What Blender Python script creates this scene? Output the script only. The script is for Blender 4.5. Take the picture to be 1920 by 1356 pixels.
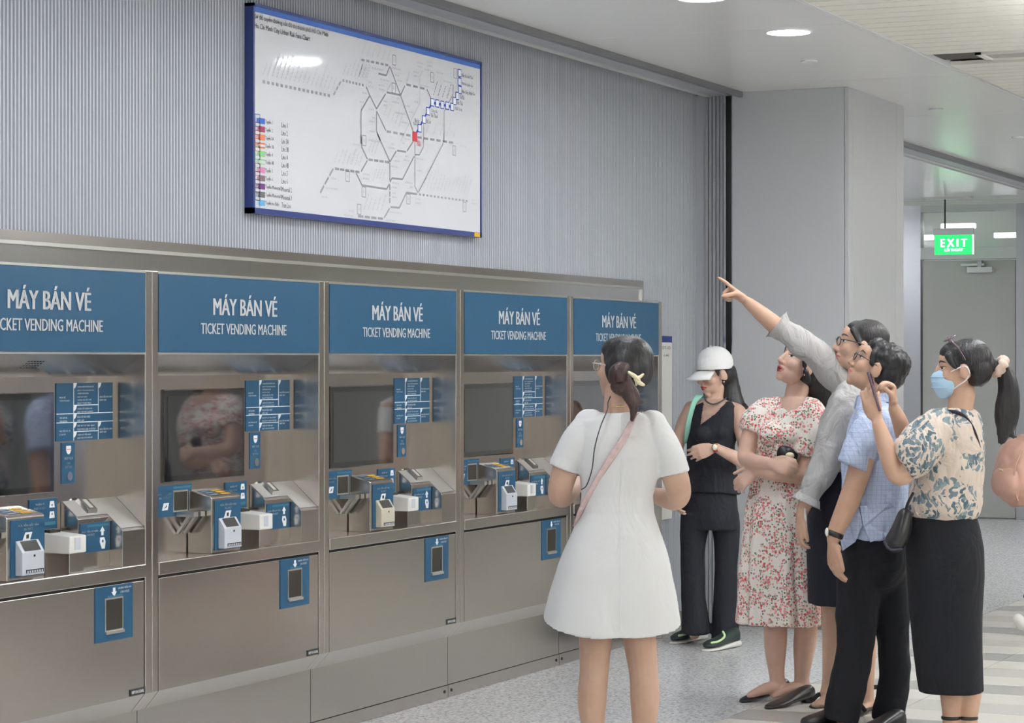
import bpy, bmesh, math, random
import numpy as np
from mathutils import Vector, Matrix, Euler, noise as mnoise

for o in list(bpy.data.objects):
    bpy.data.objects.remove(o, do_unlink=True)
scene = bpy.context.scene
COL = scene.collection

# ------------------------------------------------------------------ camera
FPX = 4533.0                                   # focal length in pixels of the 1920 x 1356 frame
TH = math.atan2(2071.0, FPX)                   # angle between view axis and the ticket wall
CT, ST = math.cos(TH), math.sin(TH)
EYE, HOR = 1.5, 675.0                          # camera height, pixel row of the horizon
cam_data = bpy.data.cameras.new('camera')
cam_data.sensor_width = 36.0
cam_data.lens = 36.0 * FPX / 1920.0
cam_data.shift_y = -3.0 / 1920.0
cam_data.clip_end = 200
cam = bpy.data.objects.new('camera', cam_data)
cam.location = (0, 0, EYE)
cam.rotation_euler = (math.pi / 2, 0, TH - math.pi / 2)
COL.objects.link(cam)
scene.camera = cam

# ------------------------------------------------------------------ world and exposure
world = bpy.data.worlds.new('station_air'); scene.world = world
world.use_nodes = True
world.node_tree.nodes['Background'].inputs[0].default_value = (0.80, 0.84, 0.90, 1)
world.node_tree.nodes['Background'].inputs[1].default_value = 0.35
scene.view_settings.view_transform = 'Standard'
scene.view_settings.look = 'None'
scene.view_settings.gamma = 1.0
scene.view_settings.use_curve_mapping = False
scene.view_settings.exposure = 0.15
LAMP_DOWN = 90.0      # strength of the round downlights
LAMP_FILL = 24.0      # strength of the added linear fill lamps, downwards
LAMP_FILL_UP = 40.0        # and upwards, added to brighten the ceiling

# ------------------------------------------------------------------ geometry of the place
Y_WALL = 4.80; Y_FRONT = 4.66; Z_CEIL = 3.01
X_COL0, X_COL1, Y_COL0, Y_COL1 = 12.93, 14.06, 3.86, 4.54
X_BACK = 22.6
PITCH = 1.2395; X_M0 = 7.169

def on_y(px, py, Y):
    r = (px - 960) / FPX
    X = Y * (CT + r * ST) / (ST - r * CT); d = X * CT + Y * ST
    return X, EYE + (HOR - py) / FPX * d
def on_z(px, py, z):
    d = (z - EYE) * FPX / (HOR - py); r = (px - 960) / FPX * d
    return d * CT + r * ST, d * ST - r * CT
def on_x(px, py, X):
    r = (px - 960) / FPX
    Y = X * (ST - r * CT) / (CT + r * ST); d = X * CT + Y * ST
    return Y, EYE + (HOR - py) / FPX * d

# ------------------------------------------------------------------ materials
MATS = {}
def srgb(r, g, b):
    f = lambda c: (c / 255 / 12.92) if c / 255 <= 0.04045 else ((c / 255 + 0.055) / 1.055) ** 2.4
    return (f(r), f(g), f(b), 1)
def mat(name, col, rough=0.5, metal=0.0, emit=0.0, spec=0.5, bump=0.0, bscale=200.0, var=0.0, vscale=6.0, coat=0.0, alpha=1.0, trans=0.0, stretch=None, ecol=None):
    m = bpy.data.materials.new(name); m.use_nodes = True
    nt = m.node_tree; b = nt.nodes['Principled BSDF']
    b.inputs['Base Color'].default_value = col
    b.inputs['Roughness'].default_value = rough
    b.inputs['Metallic'].default_value = metal
    b.inputs['Specular IOR Level'].default_value = spec
    b.inputs['Coat Weight'].default_value = coat
    b.inputs['Transmission Weight'].default_value = trans
    b.inputs['Alpha'].default_value = alpha
    if emit:
        b.inputs['Emission Color'].default_value = ecol or col
        b.inputs['Emission Strength'].default_value = emit
    if bump or var:
        tc = nt.nodes.new('ShaderNodeTexCoord'); mp = nt.nodes.new('ShaderNodeMapping')
        nt.links.new(tc.outputs['Object'], mp.inputs[0])
        if stretch: mp.inputs['Scale'].default_value = stretch
    if bump:
        n = nt.nodes.new('ShaderNodeTexNoise'); n.inputs['Scale'].default_value = bscale; n.inputs['Detail'].default_value = 3
        bp = nt.nodes.new('ShaderNodeBump'); bp.inputs['Strength'].default_value = bump; bp.inputs['Distance'].default_value = 0.002
        nt.links.new(mp.outputs[0], n.inputs['Vector']); nt.links.new(n.outputs['Fac'], bp.inputs['Height'])
        nt.links.new(bp.outputs[0], b.inputs['Normal'])
    if var:
        n2 = nt.nodes.new('ShaderNodeTexNoise'); n2.inputs['Scale'].default_value = vscale; n2.inputs['Detail'].default_value = 4
        nt.links.new(mp.outputs[0] if stretch else tc.outputs['Object'], n2.inputs['Vector'])
        mx = nt.nodes.new('ShaderNodeMix'); mx.data_type = 'RGBA'
        mx.inputs['A'].default_value = tuple(c * (1 - var) for c in col[:3]) + (1,)
        mx.inputs['B'].default_value = tuple(min(1, c * (1 + var)) for c in col[:3]) + (1,)
        nt.links.new(n2.outputs['Fac'], mx.inputs['Factor']); nt.links.new(mx.outputs['Result'], b.inputs['Base Color'])
    MATS[name] = m
    return m

def brushed(name, col, rough):
    m = mat(name, col, rough, 1.0)
    nt = m.node_tree; b = nt.nodes['Principled BSDF']
    tc = nt.nodes.new('ShaderNodeTexCoord')
    n2 = nt.nodes.new('ShaderNodeTexNoise'); n2.inputs['Scale'].default_value = 1.6; n2.inputs['Detail'].default_value = 0
    nt.links.new(tc.outputs['Object'], n2.inputs['Vector'])
    mr = nt.nodes.new('ShaderNodeMapRange'); mr.inputs['To Min'].default_value = rough - 0.03; mr.inputs['To Max'].default_value = rough + 0.03
    nt.links.new(n2.outputs['Fac'], mr.inputs['Value']); nt.links.new(mr.outputs[0], b.inputs['Roughness'])
    return m

brushed('steel', srgb(196, 190, 185), 0.22)
brushed('steel_bright', srgb(216, 215, 213), 0.18)
brushed('steel_top', srgb(222, 220, 216), 0.42)
mat('steel_edge', srgb(225, 224, 220), 0.3, 1.0)
mat('chrome', srgb(225, 226, 228), 0.12, 1.0)
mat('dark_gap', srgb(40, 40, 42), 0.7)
mat('hole', srgb(74, 70, 64), 0.35, 0.6)
mat('sign_blue', srgb(26, 80, 114), 0.36, 0.0, var=0.04, vscale=3)
mat('sign_teal', srgb(52, 112, 138), 0.4)
mat('white_print', srgb(236, 238, 240), 0.5)
mat('label_black', srgb(38, 38, 40), 0.5)
mat('yellow_print', srgb(224, 174, 44), 0.5)
mat('screen_glass', srgb(20, 20, 22), 0.06, 0.0, spec=0.9, coat=0.5)
mat('screen_display', srgb(34, 36, 40), 0.04, 0.0, spec=1.0, coat=1.0)
for _n in ('screen_glass', 'screen_display'): MATS[_n].node_tree.nodes['Principled BSDF'].inputs['IOR'].default_value = 1.75
mat('white_plastic', srgb(226, 225, 220), 0.42)
mat('grey_plastic', srgb(196, 200, 208), 0.4)
mat('beige_plastic', srgb(198, 192, 172), 0.4)
mat('clear_plastic', srgb(214, 218, 214), 0.15, alpha=0.55)
mat('wall_rib', srgb(187, 191, 199), 0.42, 0.15)
mat('wall_plain', srgb(188, 191, 199), 0.5)
mat('rail_grey', srgb(178, 179, 185), 0.4, 0.1)
mat('rail_dark', srgb(120, 120, 124), 0.5, 0.1)
mat('rail_light', srgb(208, 208, 208), 0.45, 0.0)
mat('black_gap', srgb(24, 25, 28), 0.4)
mat('column_panel', srgb(196, 198, 201), 0.6, var=0.02, vscale=1.5)
mat('ceiling_metal', srgb(238, 238, 236), 0.22)
mat('slat_metal', srgb(232, 229, 218), 0.45)
mat('plenum', srgb(92, 90, 84), 0.9)
mat('grille', srgb(184, 182, 174), 0.5)
mat('baseboard', srgb(122, 118, 110), 0.5)
mat('hall_wall', srgb(222, 222, 218), 0.6)
mat('door_paint', srgb(168, 168, 163), 0.32, var=0.03, vscale=2)
mat('door_frame_steel', srgb(196, 197, 200), 0.34, 1.0)
mat('glass', srgb(196, 206, 190), 0.05, alpha=0.35, spec=0.8)
mat('map_frame', srgb(44, 62, 128), 0.28, coat=0.4)
mat('map_face', srgb(232, 233, 238), 0.06, spec=0.5, coat=0.6)
mat('map_header', srgb(56, 112, 204), 0.2, coat=0.5)
mat('ink_grey', srgb(158, 159, 164), 0.5)
mat('ink_light', srgb(200, 201, 205), 0.5)
mat('ink_dark', srgb(84, 86, 94), 0.5)
mat('ink_blue', srgb(60, 96, 190), 0.5)
mat('ink_red', srgb(206, 52, 70), 0.5)
mat('exit_green', srgb(40, 214, 110), 0.4, emit=1.0)
mat('exit_white', srgb(240, 255, 246), 0.4, emit=1.6)
mat('lamp_white', srgb(244, 248, 255), 0.4, emit=LAMP_DOWN)
mat('fill_down', srgb(244, 248, 255), 0.4, emit=LAMP_FILL)
mat('fill_up', srgb(246, 249, 255), 0.4, emit=LAMP_FILL_UP)
mat('lamp_far', srgb(246, 249, 255), 0.4, emit=6.0)
mat('lamp_trim', srgb(232, 232, 232), 0.4)

def terrazzo():
    m = mat('terrazzo', srgb(188, 189, 190), 0.22)
    nt = m.node_tree; b = nt.nodes['Principled BSDF']
    tc = nt.nodes.new('ShaderNodeTexCoord')
    v = nt.nodes.new('ShaderNodeTexVoronoi'); v.inputs['Scale'].default_value = 95
    n = nt.nodes.new('ShaderNodeTexNoise'); n.inputs['Scale'].default_value = 60; n.inputs['Detail'].default_value = 5
    for t in (v, n): nt.links.new(tc.outputs['Object'], t.inputs['Vector'])
    cr = nt.nodes.new('ShaderNodeValToRGB')
    e = cr.color_ramp.elements
    e[0].position = 0.0; e[0].color = srgb(128, 129, 132)
    e[1].position = 1.0; e[1].color = srgb(236, 235, 233)
    x = cr.color_ramp.elements.new(0.32); x.color = srgb(190, 191, 193)
    x = cr.color_ramp.elements.new(0.6); x.color = srgb(218, 218, 217)
    sep = nt.nodes.new('ShaderNodeSeparateColor')
    nt.links.new(v.outputs['Color'], sep.inputs[0])
    ad = nt.nodes.new('ShaderNodeMath'); ad.operation = 'MULTIPLY_ADD'; ad.inputs[1].default_value = 0.55
    sc = nt.nodes.new('ShaderNodeMath'); sc.operation = 'MULTIPLY_ADD'; sc.inputs[1].default_value = 1.2; sc.inputs[2].default_value = -0.35
    nt.links.new(n.outputs['Fac'], sc.inputs[0])
    nt.links.new(sep.outputs[0], ad.inputs[0]); nt.links.new(sc.outputs[0], ad.inputs[2])
    nt.links.new(ad.outputs[0], cr.inputs[0]); nt.links.new(cr.outputs[0], b.inputs['Base Color'])
terrazzo()
mat('tile_light', srgb(228, 223, 214), 0.24, var=0.03, vscale=3)
mat('tile_mid', srgb(210, 206, 198), 0.26, var=0.03, vscale=3)
mat('tile_dark', srgb(176, 173, 168), 0.28, var=0.04, vscale=3)
mat('grout', srgb(176, 174, 168), 0.8)

# ------------------------------------------------------------------ mesh helpers
class MB:
    """collects faces; build() links them as one mesh object"""
    def __init__(s): s.v = []; s.f = []; s.m = []; s.mats = []
    def mi(s, name):
        if name not in s.mats: s.mats.append(name)
        return s.mats.index(name)
    def add(s, vs, fs, m):
        o = len(s.v); i = s.mi(m)
        s.v += [tuple(v) for v in vs]
        for f in fs: s.f.append([o + k for k in f]); s.m.append(i)
        return s
    def box(s, x0, x1, y0, y1, z0, z1, m):
        vs = [(x0, y0, z0), (x1, y0, z0), (x1, y1, z0), (x0, y1, z0), (x0, y0, z1), (x1, y0, z1), (x1, y1, z1), (x0, y1, z1)]
        return s.add(vs, [(0, 3, 2, 1), (4, 5, 6, 7), (0, 1, 5, 4), (1, 2, 6, 5), (2, 3, 7, 6), (3, 0, 4, 7)], m)
    def quad(s, a, b, c, d, m): return s.add([a, b, c, d], [(0, 1, 2, 3)], m)
    def prism_x(s, pts, x0, x1, m):
        """pts (y,z) closed outline, seen from -x counter-clockwise order not required"""
        n = len(pts)
        vs = [(x0, y, z) for y, z in pts] + [(x1, y, z) for y, z in pts]
        fs = [tuple(range(n)), tuple(range(2 * n - 1, n - 1, -1))] + [(i, i + n, (i + 1) % n + n, (i + 1) % n) for i in range(n)]
        return s.add(vs, fs, m)
    def prism_y(s, pts, y0, y1, m):
        n = len(pts)
        vs = [(x, y0, z) for x, z in pts] + [(x, y1, z) for x, z in pts]
        fs = [tuple(range(n)), tuple(range(2 * n - 1, n - 1, -1))] + [(i, i + n, (i + 1) % n + n, (i + 1) % n) for i in range(n)]
        return s.add(vs, fs, m)
    def prism_z(s, pts, z0, z1, m):
        n = len(pts)
        vs = [(x, y, z0) for x, y in pts] + [(x, y, z1) for x, y in pts]
        fs = [tuple(range(n)), tuple(range(2 * n - 1, n - 1, -1))] + [(i, i + n, (i + 1) % n + n, (i + 1) % n) for i in range(n)]
        return s.add(vs, fs, m)
    def disc_y(s, x, z, r, y0, y1, m, n=20):
        return s.prism_y([(x + r * math.cos(2 * math.pi * i / n), z + r * math.sin(2 * math.pi * i / n)) for i in range(n)], y0, y1, m)
    def disc_z(s, x, y, r, z0, z1, m, n=28):
        return s.prism_z([(x + r * math.cos(2 * math.pi * i / n), y + r * math.sin(2 * math.pi * i / n)) for i in range(n)], z0, z1, m)
    def bar(s, a, b, w, m, y):
        """flat stroke from (x,z) a to b in the plane y"""
        a = Vector(a); b = Vector(b); d = (b - a)
        if d.length < 1e-6: return s
        d.normalize(); n = Vector((-d.y, d.x)) * w / 2
        p = [a + n, b + n, b - n, a - n]
        return s.add([(q.x, y, q.y) for q in p], [(0, 1, 2, 3)], m)
    def dashes(s, a, b, n, duty, w, m, y):
        a = Vector(a); b = Vector(b)
        for i in range(n):
            t0 = i / n; t1 = (i + duty) / n
            s.bar(a.lerp(b, t0), a.lerp(b, t1), w, m, y)
        return s
    def mesh(s, me_v, me_f, m): return s.add(me_v, me_f, m)
    def text(s, body, x0, x1, z0, z1, y, m, weight=0.0, angle=0.0, fit=True, res=2):
        """lettering fitted into the box x0..x1, z0..z1, facing -y"""
        v, f = text_geo(body, 0.0, res)
        if not v: return s
        v = np.array(v)
        lo, hi = v.min(0), v.max(0)
        sx = (x1 - x0) / max(1e-6, hi[0] - lo[0]); sz = (z1 - z0) / max(1e-6, hi[1] - lo[1])
        if not fit: sx = min(sx, sz); sz = sx
        P = [((p[0] - lo[0]) * sx, (p[1] - lo[1]) * sz) for p in v]
        ca, sa = math.cos(angle), math.sin(angle)
        w = 2.1 * weight * (z1 - z0)                 # strokes thickened by side-by-side prints
        for dx in ((-w, 0.0, w) if w else (0.0,)):
            s.add([(x0 + dx + a * ca - b * sa, y, z0 + a * sa + b * ca) for a, b in P], f, m)
        return s
    def build(s, name, parent=None, smooth=False, bevel=0.0):
        me = bpy.data.meshes.new(name)
        me.from_pydata(s.v, [], s.f)
        for k in s.mats: me.materials.append(MATS[k])
        me.polygons.foreach_set('material_index', s.m)
        bm = bmesh.new(); bm.from_mesh(me)
        if bevel:
            bmesh.ops.remove_doubles(bm, verts=bm.verts, dist=1e-6)
        bmesh.ops.recalc_face_normals(bm, faces=bm.faces)
        if bevel:
            ed = [e for e in bm.edges if len(e.link_faces) == 2 and e.calc_face_angle(0) > 0.5]
            bmesh.ops.bevel(bm, geom=ed, offset=bevel, segments=2, profile=0.5, affect='EDGES', clamp_overlap=True)
        bm.to_mesh(me); bm.free()
        if smooth: me.polygons.foreach_set('use_smooth', [True] * len(me.polygons))
        o = bpy.data.objects.new(name, me); COL.objects.link(o)
        if parent: o.parent = parent
        return o

_TXT = {}
def text_geo(body, weight=0.0, res=2):
    key = (body, weight, res)
    if key in _TXT: return _TXT[key]
    cu = bpy.data.curves.new('t', 'FONT'); cu.body = body; cu.resolution_u = res; cu.offset = weight; cu.fill_mode = 'FRONT'
    ob = bpy.data.objects.new('t', cu); COL.objects.link(ob)
    dg = bpy.context.evaluated_depsgraph_get()
    me = bpy.data.meshes.new_from_object(ob.evaluated_get(dg))
    v = [(p.co.x, p.co.y) for p in me.vertices]; f = [tuple(q.vertices) for q in me.polygons]
    bpy.data.objects.remove(ob); bpy.data.meshes.remove(me); bpy.data.curves.remove(cu)
    _TXT[key] = (v, f)
    return v, f

def empty(name, loc=(0, 0, 0), rz=0.0):
    o = bpy.data.objects.new(name, None); o.location = loc; o.rotation_euler = (0, 0, rz)
    o.empty_display_size = 0.1; COL.objects.link(o)
    return o
def tag(o, label, cat, group=None):
    o['label'] = label; o['category'] = cat
    if group: o['group'] = group
    return o
def structure(o, label=None):
    o['kind'] = 'structure'
    if label: o['label'] = label
    return o
def copy_tree(o, parent=None):
    c = o.copy(); COL.objects.link(c)
    if parent: c.parent = parent
    for ch in [k for k in bpy.data.objects if k.parent == o and k != c]: copy_tree(ch, c)
    return c

# ================================================================== SETTING
# ---- floor
fl = MB(); fl.box(-7, 30, -7, 8, -0.12, -0.004, 'grout'); floor = structure(fl.build('floor'), 'speckled grey terrazzo floor with a striped tile walkway')
t = MB(); t.box(-7, 30, 3.392, 8, -0.004, 0, 'terrazzo'); t.build('terrazzo_slab', floor)
t = MB(); t.box(-7, 8.8, -7, 3.388, -0.004, 0, 'tile_mid'); t.build('far_tiling', floor)
t = MB(); t.box(15.9, 30, -7, 3.388, -0.004, 0, 'tile_mid'); t.build('far_tiling', floor)
t = MB(); t.box(8.8, 15.9, -7, 0.386, -0.004, 0, 'tile_mid'); t.build('far_tiling', floor)
tile_me = {}
kinds = ['tile_dark', 'tile_light', 'tile_mid', 'tile_light']
for k, kn in enumerate(('tile_dark', 'tile_light', 'tile_mid')):
    m = MB(); m.box(0.002, 0.298, 0.002, 0.598, -0.004, 0, kn); tile_me[kn] = m
first = {}
for i in range(-6, 17):
    kn = kinds[i % 4]
    for j in range(5):
        if kn not in first:
            o = tile_me[kn].build('floor_tile', floor); first[kn] = o
        else:
            o = first[kn].copy(); COL.objects.link(o); o.parent = floor
        o.location = (10.77 + 0.3 * i, 3.39 - 0.6 * (j + 1), 0)

# ---- ribbed partition wall behind the machines, with an opening for them
X_WEND, X_OPEN0, X_OPEN1, Z_OPEN = 13.02, 4.6, 12.20, 1.90
def ribs(x0, x1, z0, z1, m='wall_rib', pitch=0.0205, amp=0.0075):
    mb = MB(); n = int((x1 - x0) / pitch); vs = []; fs = []
    prof = [(0.0, 0.0), (0.12, 1.0), (0.52, 1.0), (0.64, 0.0)]
    xs = []
    for i in range(n + 1):
        for a, b in prof:
            x = x0 + (i + a) * pitch
            if x <= x1: xs.append((x, Y_WALL - b * amp))
    xs.append((x1, Y_WALL))
    for x, y in xs: vs += [(x, y, z0), (x, y, z1)]
    for i in range(len(xs) - 1): fs.append((2 * i, 2 * i + 2, 2 * i + 3, 2 * i + 1))
    mb.add(vs, fs, m)
    return mb
w = ribs(2.0, X_WEND, Z_OPEN, Z_CEIL + 0.03)
w2 = ribs(X_OPEN1, X_WEND, 0.085, Z_OPEN); w.add(w2.v, w2.f, 'wall_rib')
w3 = ribs(2.0, X_OPEN0, 0.085, Z_OPEN); w.add(w3.v, w3.f, 'wall_rib')
w.box(-7, 2.0, Y_WALL, Y_WALL + 0.1, 0, 3.2, 'wall_plain')
w.box(X_OPEN0 - .02, X_OPEN0, Y_WALL, 5.4, 0, 2.0, 'wall_plain'); w.box(X_OPEN1, X_OPEN1 + 0.02, Y_WALL + 0.001, 5.4, 0, 2.0, 'wall_plain')
w.box(X_OPEN0, X_OPEN1, 5.38, 5.4, 0, 2.0, 'wall_plain'); w.box(X_OPEN0, X_OPEN1, Y_WALL + 0.002, 5.4, Z_OPEN, Z_OPEN + 0.02, 'wall_plain')
wall_left = structure(w.build('wall_left'), 'grey ribbed metal partition wall above the ticket machines')
bb = MB(); bb.box(X_OPEN1, X_WEND, Y_WALL - 0.012, Y_WALL + 0.02, 0, 0.085, 'baseboard'); structure(bb.build('baseboard_left'))

# ---- shutter guide at the wall's end, next to the column
g = MB()
g.box(X_WEND, X_WEND + 0.1, 4.735, Y_WALL + 0.02, 0, Z_CEIL, 'wall_plain')
yy = 4.733
for k in range(5):
    g.box(X_WEND - 0.012, X_WEND + 0.08, yy - 0.019, yy - 0.002, 0, Z_CEIL, 'rail_grey'); yy -= 0.0225
    g.box(X_WEND + 0.012, X_WEND + 0.08, yy - 0.001, yy + 0.0045, 0, Z_CEIL, 'rail_dark')
g.box(X_WEND - 0.022, X_WEND + 0.08, 4.603, 4.617, 0, Z_CEIL, 'chrome')
g.box(X_WEND + 0.03, X_WEND + 0.08, 4.566, 4.603, 0, Z_CEIL, 'black_gap')
g.box(X_WEND - 0.03, X_WEND + 0.08, 4.556, 4.566, 0, Z_CEIL, 'chrome')
g.box(X_WEND - 0.05, X_WEND + 0.08, 4.541, 4.555, 0, Z_CEIL, 'rail_light')
structure(g.build('trim_1'), 'vertical shutter guide of grey and chrome strips beside the column')

# ---- ceiling track along the wall line
t = MB()
for x0, x1 in ((2.0, 13.1), (14.06, X_BACK)):
    t.box(x0, x1, 4.478, 4.500, Z_CEIL - 0.030, Z_CEIL + 0.05, 'rail_dark')
    t.box(x0, x1, 4.500, 4.560, Z_CEIL - 0.004, Z_CEIL + 0.05, 'rail_grey')
    t.box(x0, x1, 4.560, 4.585, Z_CEIL + 0.014, Z_CEIL + 0.05, 'rail_dark')
    t.box(x0, x1, 4.585, 4.690, Z_CEIL - 0.006, Z_CEIL + 0.05, 'rail_grey')
    t.box(x0, x1, 4.690, 4.735, Z_CEIL - 0.010, Z_CEIL + 0.05, 'rail_light')
    t.box(x0, x1, 4.735, Y_WALL + .01, Z_CEIL + 0.016, Z_CEIL + 0.05, 'rail_grey')
structure(t.build('trim_2'), 'grey ceiling track running above the ribbed wall')

# ---- ceiling: flat metal panels by the wall, slats over the hall
c = MB(); c.box(-7, 30, -7, 8, Z_CEIL + 0.05, Z_CEIL + 0.15, 'plenum'); ceiling = structure(c.build('ceiling'), 'white metal ceiling with flat panels and narrow slats')
px0 = 10.5 - 2.1 * 8
panel_edges = [px0 + 2.1 * k for k in range(20)]
for a, b in zip(panel_edges[:-1], panel_edges[1:]):
    m = MB(); m.box(a + 0.0015, b - 0.0015, 3.124, 4.476, Z_CEIL, Z_CEIL + 0.04, 'ceiling_metal'); m.build('ceiling_panel', ceiling)
m = MB(); m.box(-7, 30, 3.106, 3.122, Z_CEIL - 0.006, Z_CEIL + 0.05, 'rail_light'); m.build('edge_strip', ceiling)
for a in range(14, 30, 2):
    m = MB(); m.box(a + 0.002, a + 1.998, 4.81, 8, Z_CEIL, Z_CEIL + 0.04, 'ceiling_metal'); m.build('ceiling_panel', ceiling)
SLAT0 = 8.60; DIFF = (11.80, 12.07)
sl = MB(); sl.box(0, 0.138, -5.0, 3.104, 0, 0.02, 'slat_metal'); first_sl = None
for k in range(76):
    x = SLAT0 + 0.15 * k
    if x + 0.138 > DIFF[0] and x < DIFF[1]: continue
    if first_sl is None: first_sl = sl.build('ceiling_slat', ceiling); o = first_sl
    else: o = first_sl.copy(); COL.objects.link(o); o.parent = ceiling
    o.location = (x, 0, Z_CEIL)
m = MB(); m.box(-7, 8.58, -7, 3.104, Z_CEIL, Z_CEIL + 0.03, 'slat_metal'); m.build('far_slats', ceiling)['kind'] = 'stuff'
m = MB(); m.box(20.0, 30, -7, 3.104, Z_CEIL, Z_CEIL + 0.03, 'slat_metal'); m.build('far_slats', ceiling)['kind'] = 'stuff'
m = MB(); m.box(8.58, 20.0, -7, -5.0, Z_CEIL, Z_CEIL + 0.03, 'slat_metal'); m.build('far_slats', ceiling)['kind'] = 'stuff'
# linear air diffuser set between the slats
d = empty('air_diffuser', (DIFF[0], 3.1, Z_CEIL))
m = MB(); m.box(0, 0.27, -0.22, 0, 0.012, 0.04, 'plenum'); m.build('blank_plate', d)
m = MB(); m.box(0, 0.27, -3.2, -0.22, 0.03, 0.045, 'plenum')
m.box(0, 0.02, -3.2, -0.22, -0.004, 0.04, 'slat_metal'); m.box(0.25, 0.27, -3.2, -0.22, -0.004, 0.04, 'slat_metal'); m.box(0, 0.27, -0.25, -0.22, -0.004, 0.04, 'slat_metal')
m.build('frame', d)
for k in range(7):
    m = MB(); m.box(0.03 + k * 0.0315, 0.05 + k * 0.0315, -3.2, -0.25, 0.004, 0.02, 'grille'); m.build('louvre', d)
tag(d, 'long grey air diffuser with a dark blank end in the slatted ceiling', 'vent')

# ---- column
cb = MB(); cb.box(X_COL0 + 0.015, X_COL1, Y_COL0 + 0.015, Y_COL1, 0, Z_CEIL + 0.04, 'rail_dark')
column = structure(cb.build('column'), 'square column clad in pale grey metal panels')
def clad(name, *a):
    m = MB(); m.box(*a, 'column_panel'); m.build(name, column, bevel=0.003)
clad('column_panel', X_COL0, X_COL0 + 0.015, Y_COL0 + 0.028, Y_COL1, 0.10, Z_CEIL)
clad('corner_strip', X_COL0, X_COL0 + 0.075, Y_COL0, Y_COL0 + 0.026, 0.10, Z_CEIL)
clad('column_panel', X_COL0 + 0.079, X_COL1 - 0.16, Y_COL0, Y_COL0 + 0.015, 0.10, Z_CEIL)
clad('column_panel', X_COL1 - 0.156, X_COL1, Y_COL0, Y_COL0 + 0.015, 0.10, Z_CEIL)
bb = MB(); bb.box(X_COL0 - 0.004, X_COL1, Y_COL0 - 0.004, Y_COL1, 0, 0.098, 'baseboard'); bb.build('skirting', column)

# ---- the hall around: lobby behind the column, end walls
m = MB(); m.box(14.06, 14.16, 4.54, 8, 0, Z_CEIL + .04, 'hall_wall'); structure(m.build('wall_lobby'), 'pale wall of the lobby behind the column')
yl, _ = on_x(1726, 700, X_BACK); yr, _ = on_x(1905, 700, X_BACK)      # door leaf edges, yl > yr
_, zd = on_x(1800, 486, X_BACK); _, zt0 = on_x(1800, 464, X_BACK); _, zt1 = on_x(1800, 396, X_BACK)
yw1, _ = on_x(1694, 700, X_BACK)
m = MB()
m.box(X_BACK, X_BACK + 0.15, yl + 0.55, 8, 0, Z_CEIL + .04, 'hall_wall')
m.box(X_BACK, X_BACK + 0.15, -7, yr - 0.30, 0, Z_CEIL + .04, 'hall_wall')
m.box(X_BACK, X_BACK + 0.15, yr - 0.30, yl + 0.55, zt1 + 0.06, Z_CEIL + .04, 'hall_wall')
m.box(X_BACK + 1.5, X_BACK + 1.6, yr - 1.5, yl + 1.5, 0, Z_CEIL + .04, 'hall_wall')
structure(m.build('wall_back'), 'far wall with the grey exit door')
dr = structure(empty('door_1', (X_BACK, yr, 0)), 'grey metal door with a glazed transom under the exit sign')
W = yl - yr
m = MB(); m.box(0.03, 0.075, 0.012, W - 0.012, 0.01, zd - 0.012, 'door_paint'); leaf = m.build('door_leaf', dr, bevel=0.004)
m = MB()
m.box(0.0, 0.13, W, W + 0.20, 0, zt1 + 0.06, 'door_frame_steel'); m.box(-0.03, 0.13, W + 0.21, W + 0.55, 0, zt1 + 0.06, 'door_frame_steel')
m.box(0.0, 0.13, -0.07, 0, 0, zt1 + 0.06, 'door_frame_steel'); m.box(-0.02, 0.13, -0.30, -0.075, 0, zt1 + 0.06, 'wall_plain')
m.box(0.0, 0.13, 0, W, zd, zt0, 'rail_light'); m.box(0.002, 0.13, 0.0, W, zt1, zt1 + 0.06, 'rail_light')
m.build('door_frame', dr)
m = MB(); m.box(0.05, 0.058, 0, W, zt0, zt1, 'glass'); m.build('pane', dr)
m = MB(); m.box(-0.02, 0.03, W - 0.24, W - 0.10, 0.99, 1.02, 'steel_edge'); m.box(0.0, 0.03, W - 0.125, W - 0.10, 0.975, 1.035, 'steel_edge')
m.build('handle', leaf)
m = MB(); m.box(-0.03, 0.03, 0.22, 0.46, zd - 0.13, zd - 0.08, 'rail_light'); m.box(-0.02, 0.0, 0.30, 0.52, zd - 0.065, zd - 0.045, 'rail_light'); m.box(-0.03, 0.0, 0.32, 0.36, zd - 0.08, zd - 0.02, 'rail_grey')
m.build('door_closer', leaf)
m = MB(); m.box(-7, 30, -7.1, -7, 0, Z_CEIL + .15, 'hall_wall'); structure(m.build('wall_right'))
m = MB(); m.box(-7.1, -7, -7, 8, 0, Z_CEIL + .15, 'hall_wall'); structure(m.build('wall_front'))

# ---- lamps
def downlight(x, y, label):
    e = empty('downlight', (x, y, Z_CEIL))
    m = MB(); m.disc_z(0, 0, 0.098, -0.004, 0.0, 'lamp_white', 32); m.build('lens', e)
    m = MB(); n = 32
    vs = []; fs = []
    for r, z in ((0.098, -0.005), (0.106, -0.006), (0.110, 0.0)):
        vs += [(r * math.cos(2 * math.pi * i / n), r * math.sin(2 * math.pi * i / n), z) for i in range(n)]
    for k in range(2): fs += [(k * n + i, k * n + (i + 1) % n, (k + 1) * n + (i + 1) % n, (k + 1) * n + i) for i in range(n)]
    m.add(vs, fs, 'lamp_trim'); m.build('trim_ring', e)
    return tag(e, label, 'ceiling light', 'round downlights along the ticket wall')
for k in range(11):
    x = 10.65 - 1.16 * k
    lab = {0: 'round white downlight in the ceiling nearest the column', 1: 'round white downlight cut off by the top edge of the picture'}.get(k, 'round white downlight outside the picture along the ticket wall')
    downlight(x, 3.466, lab)
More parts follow.
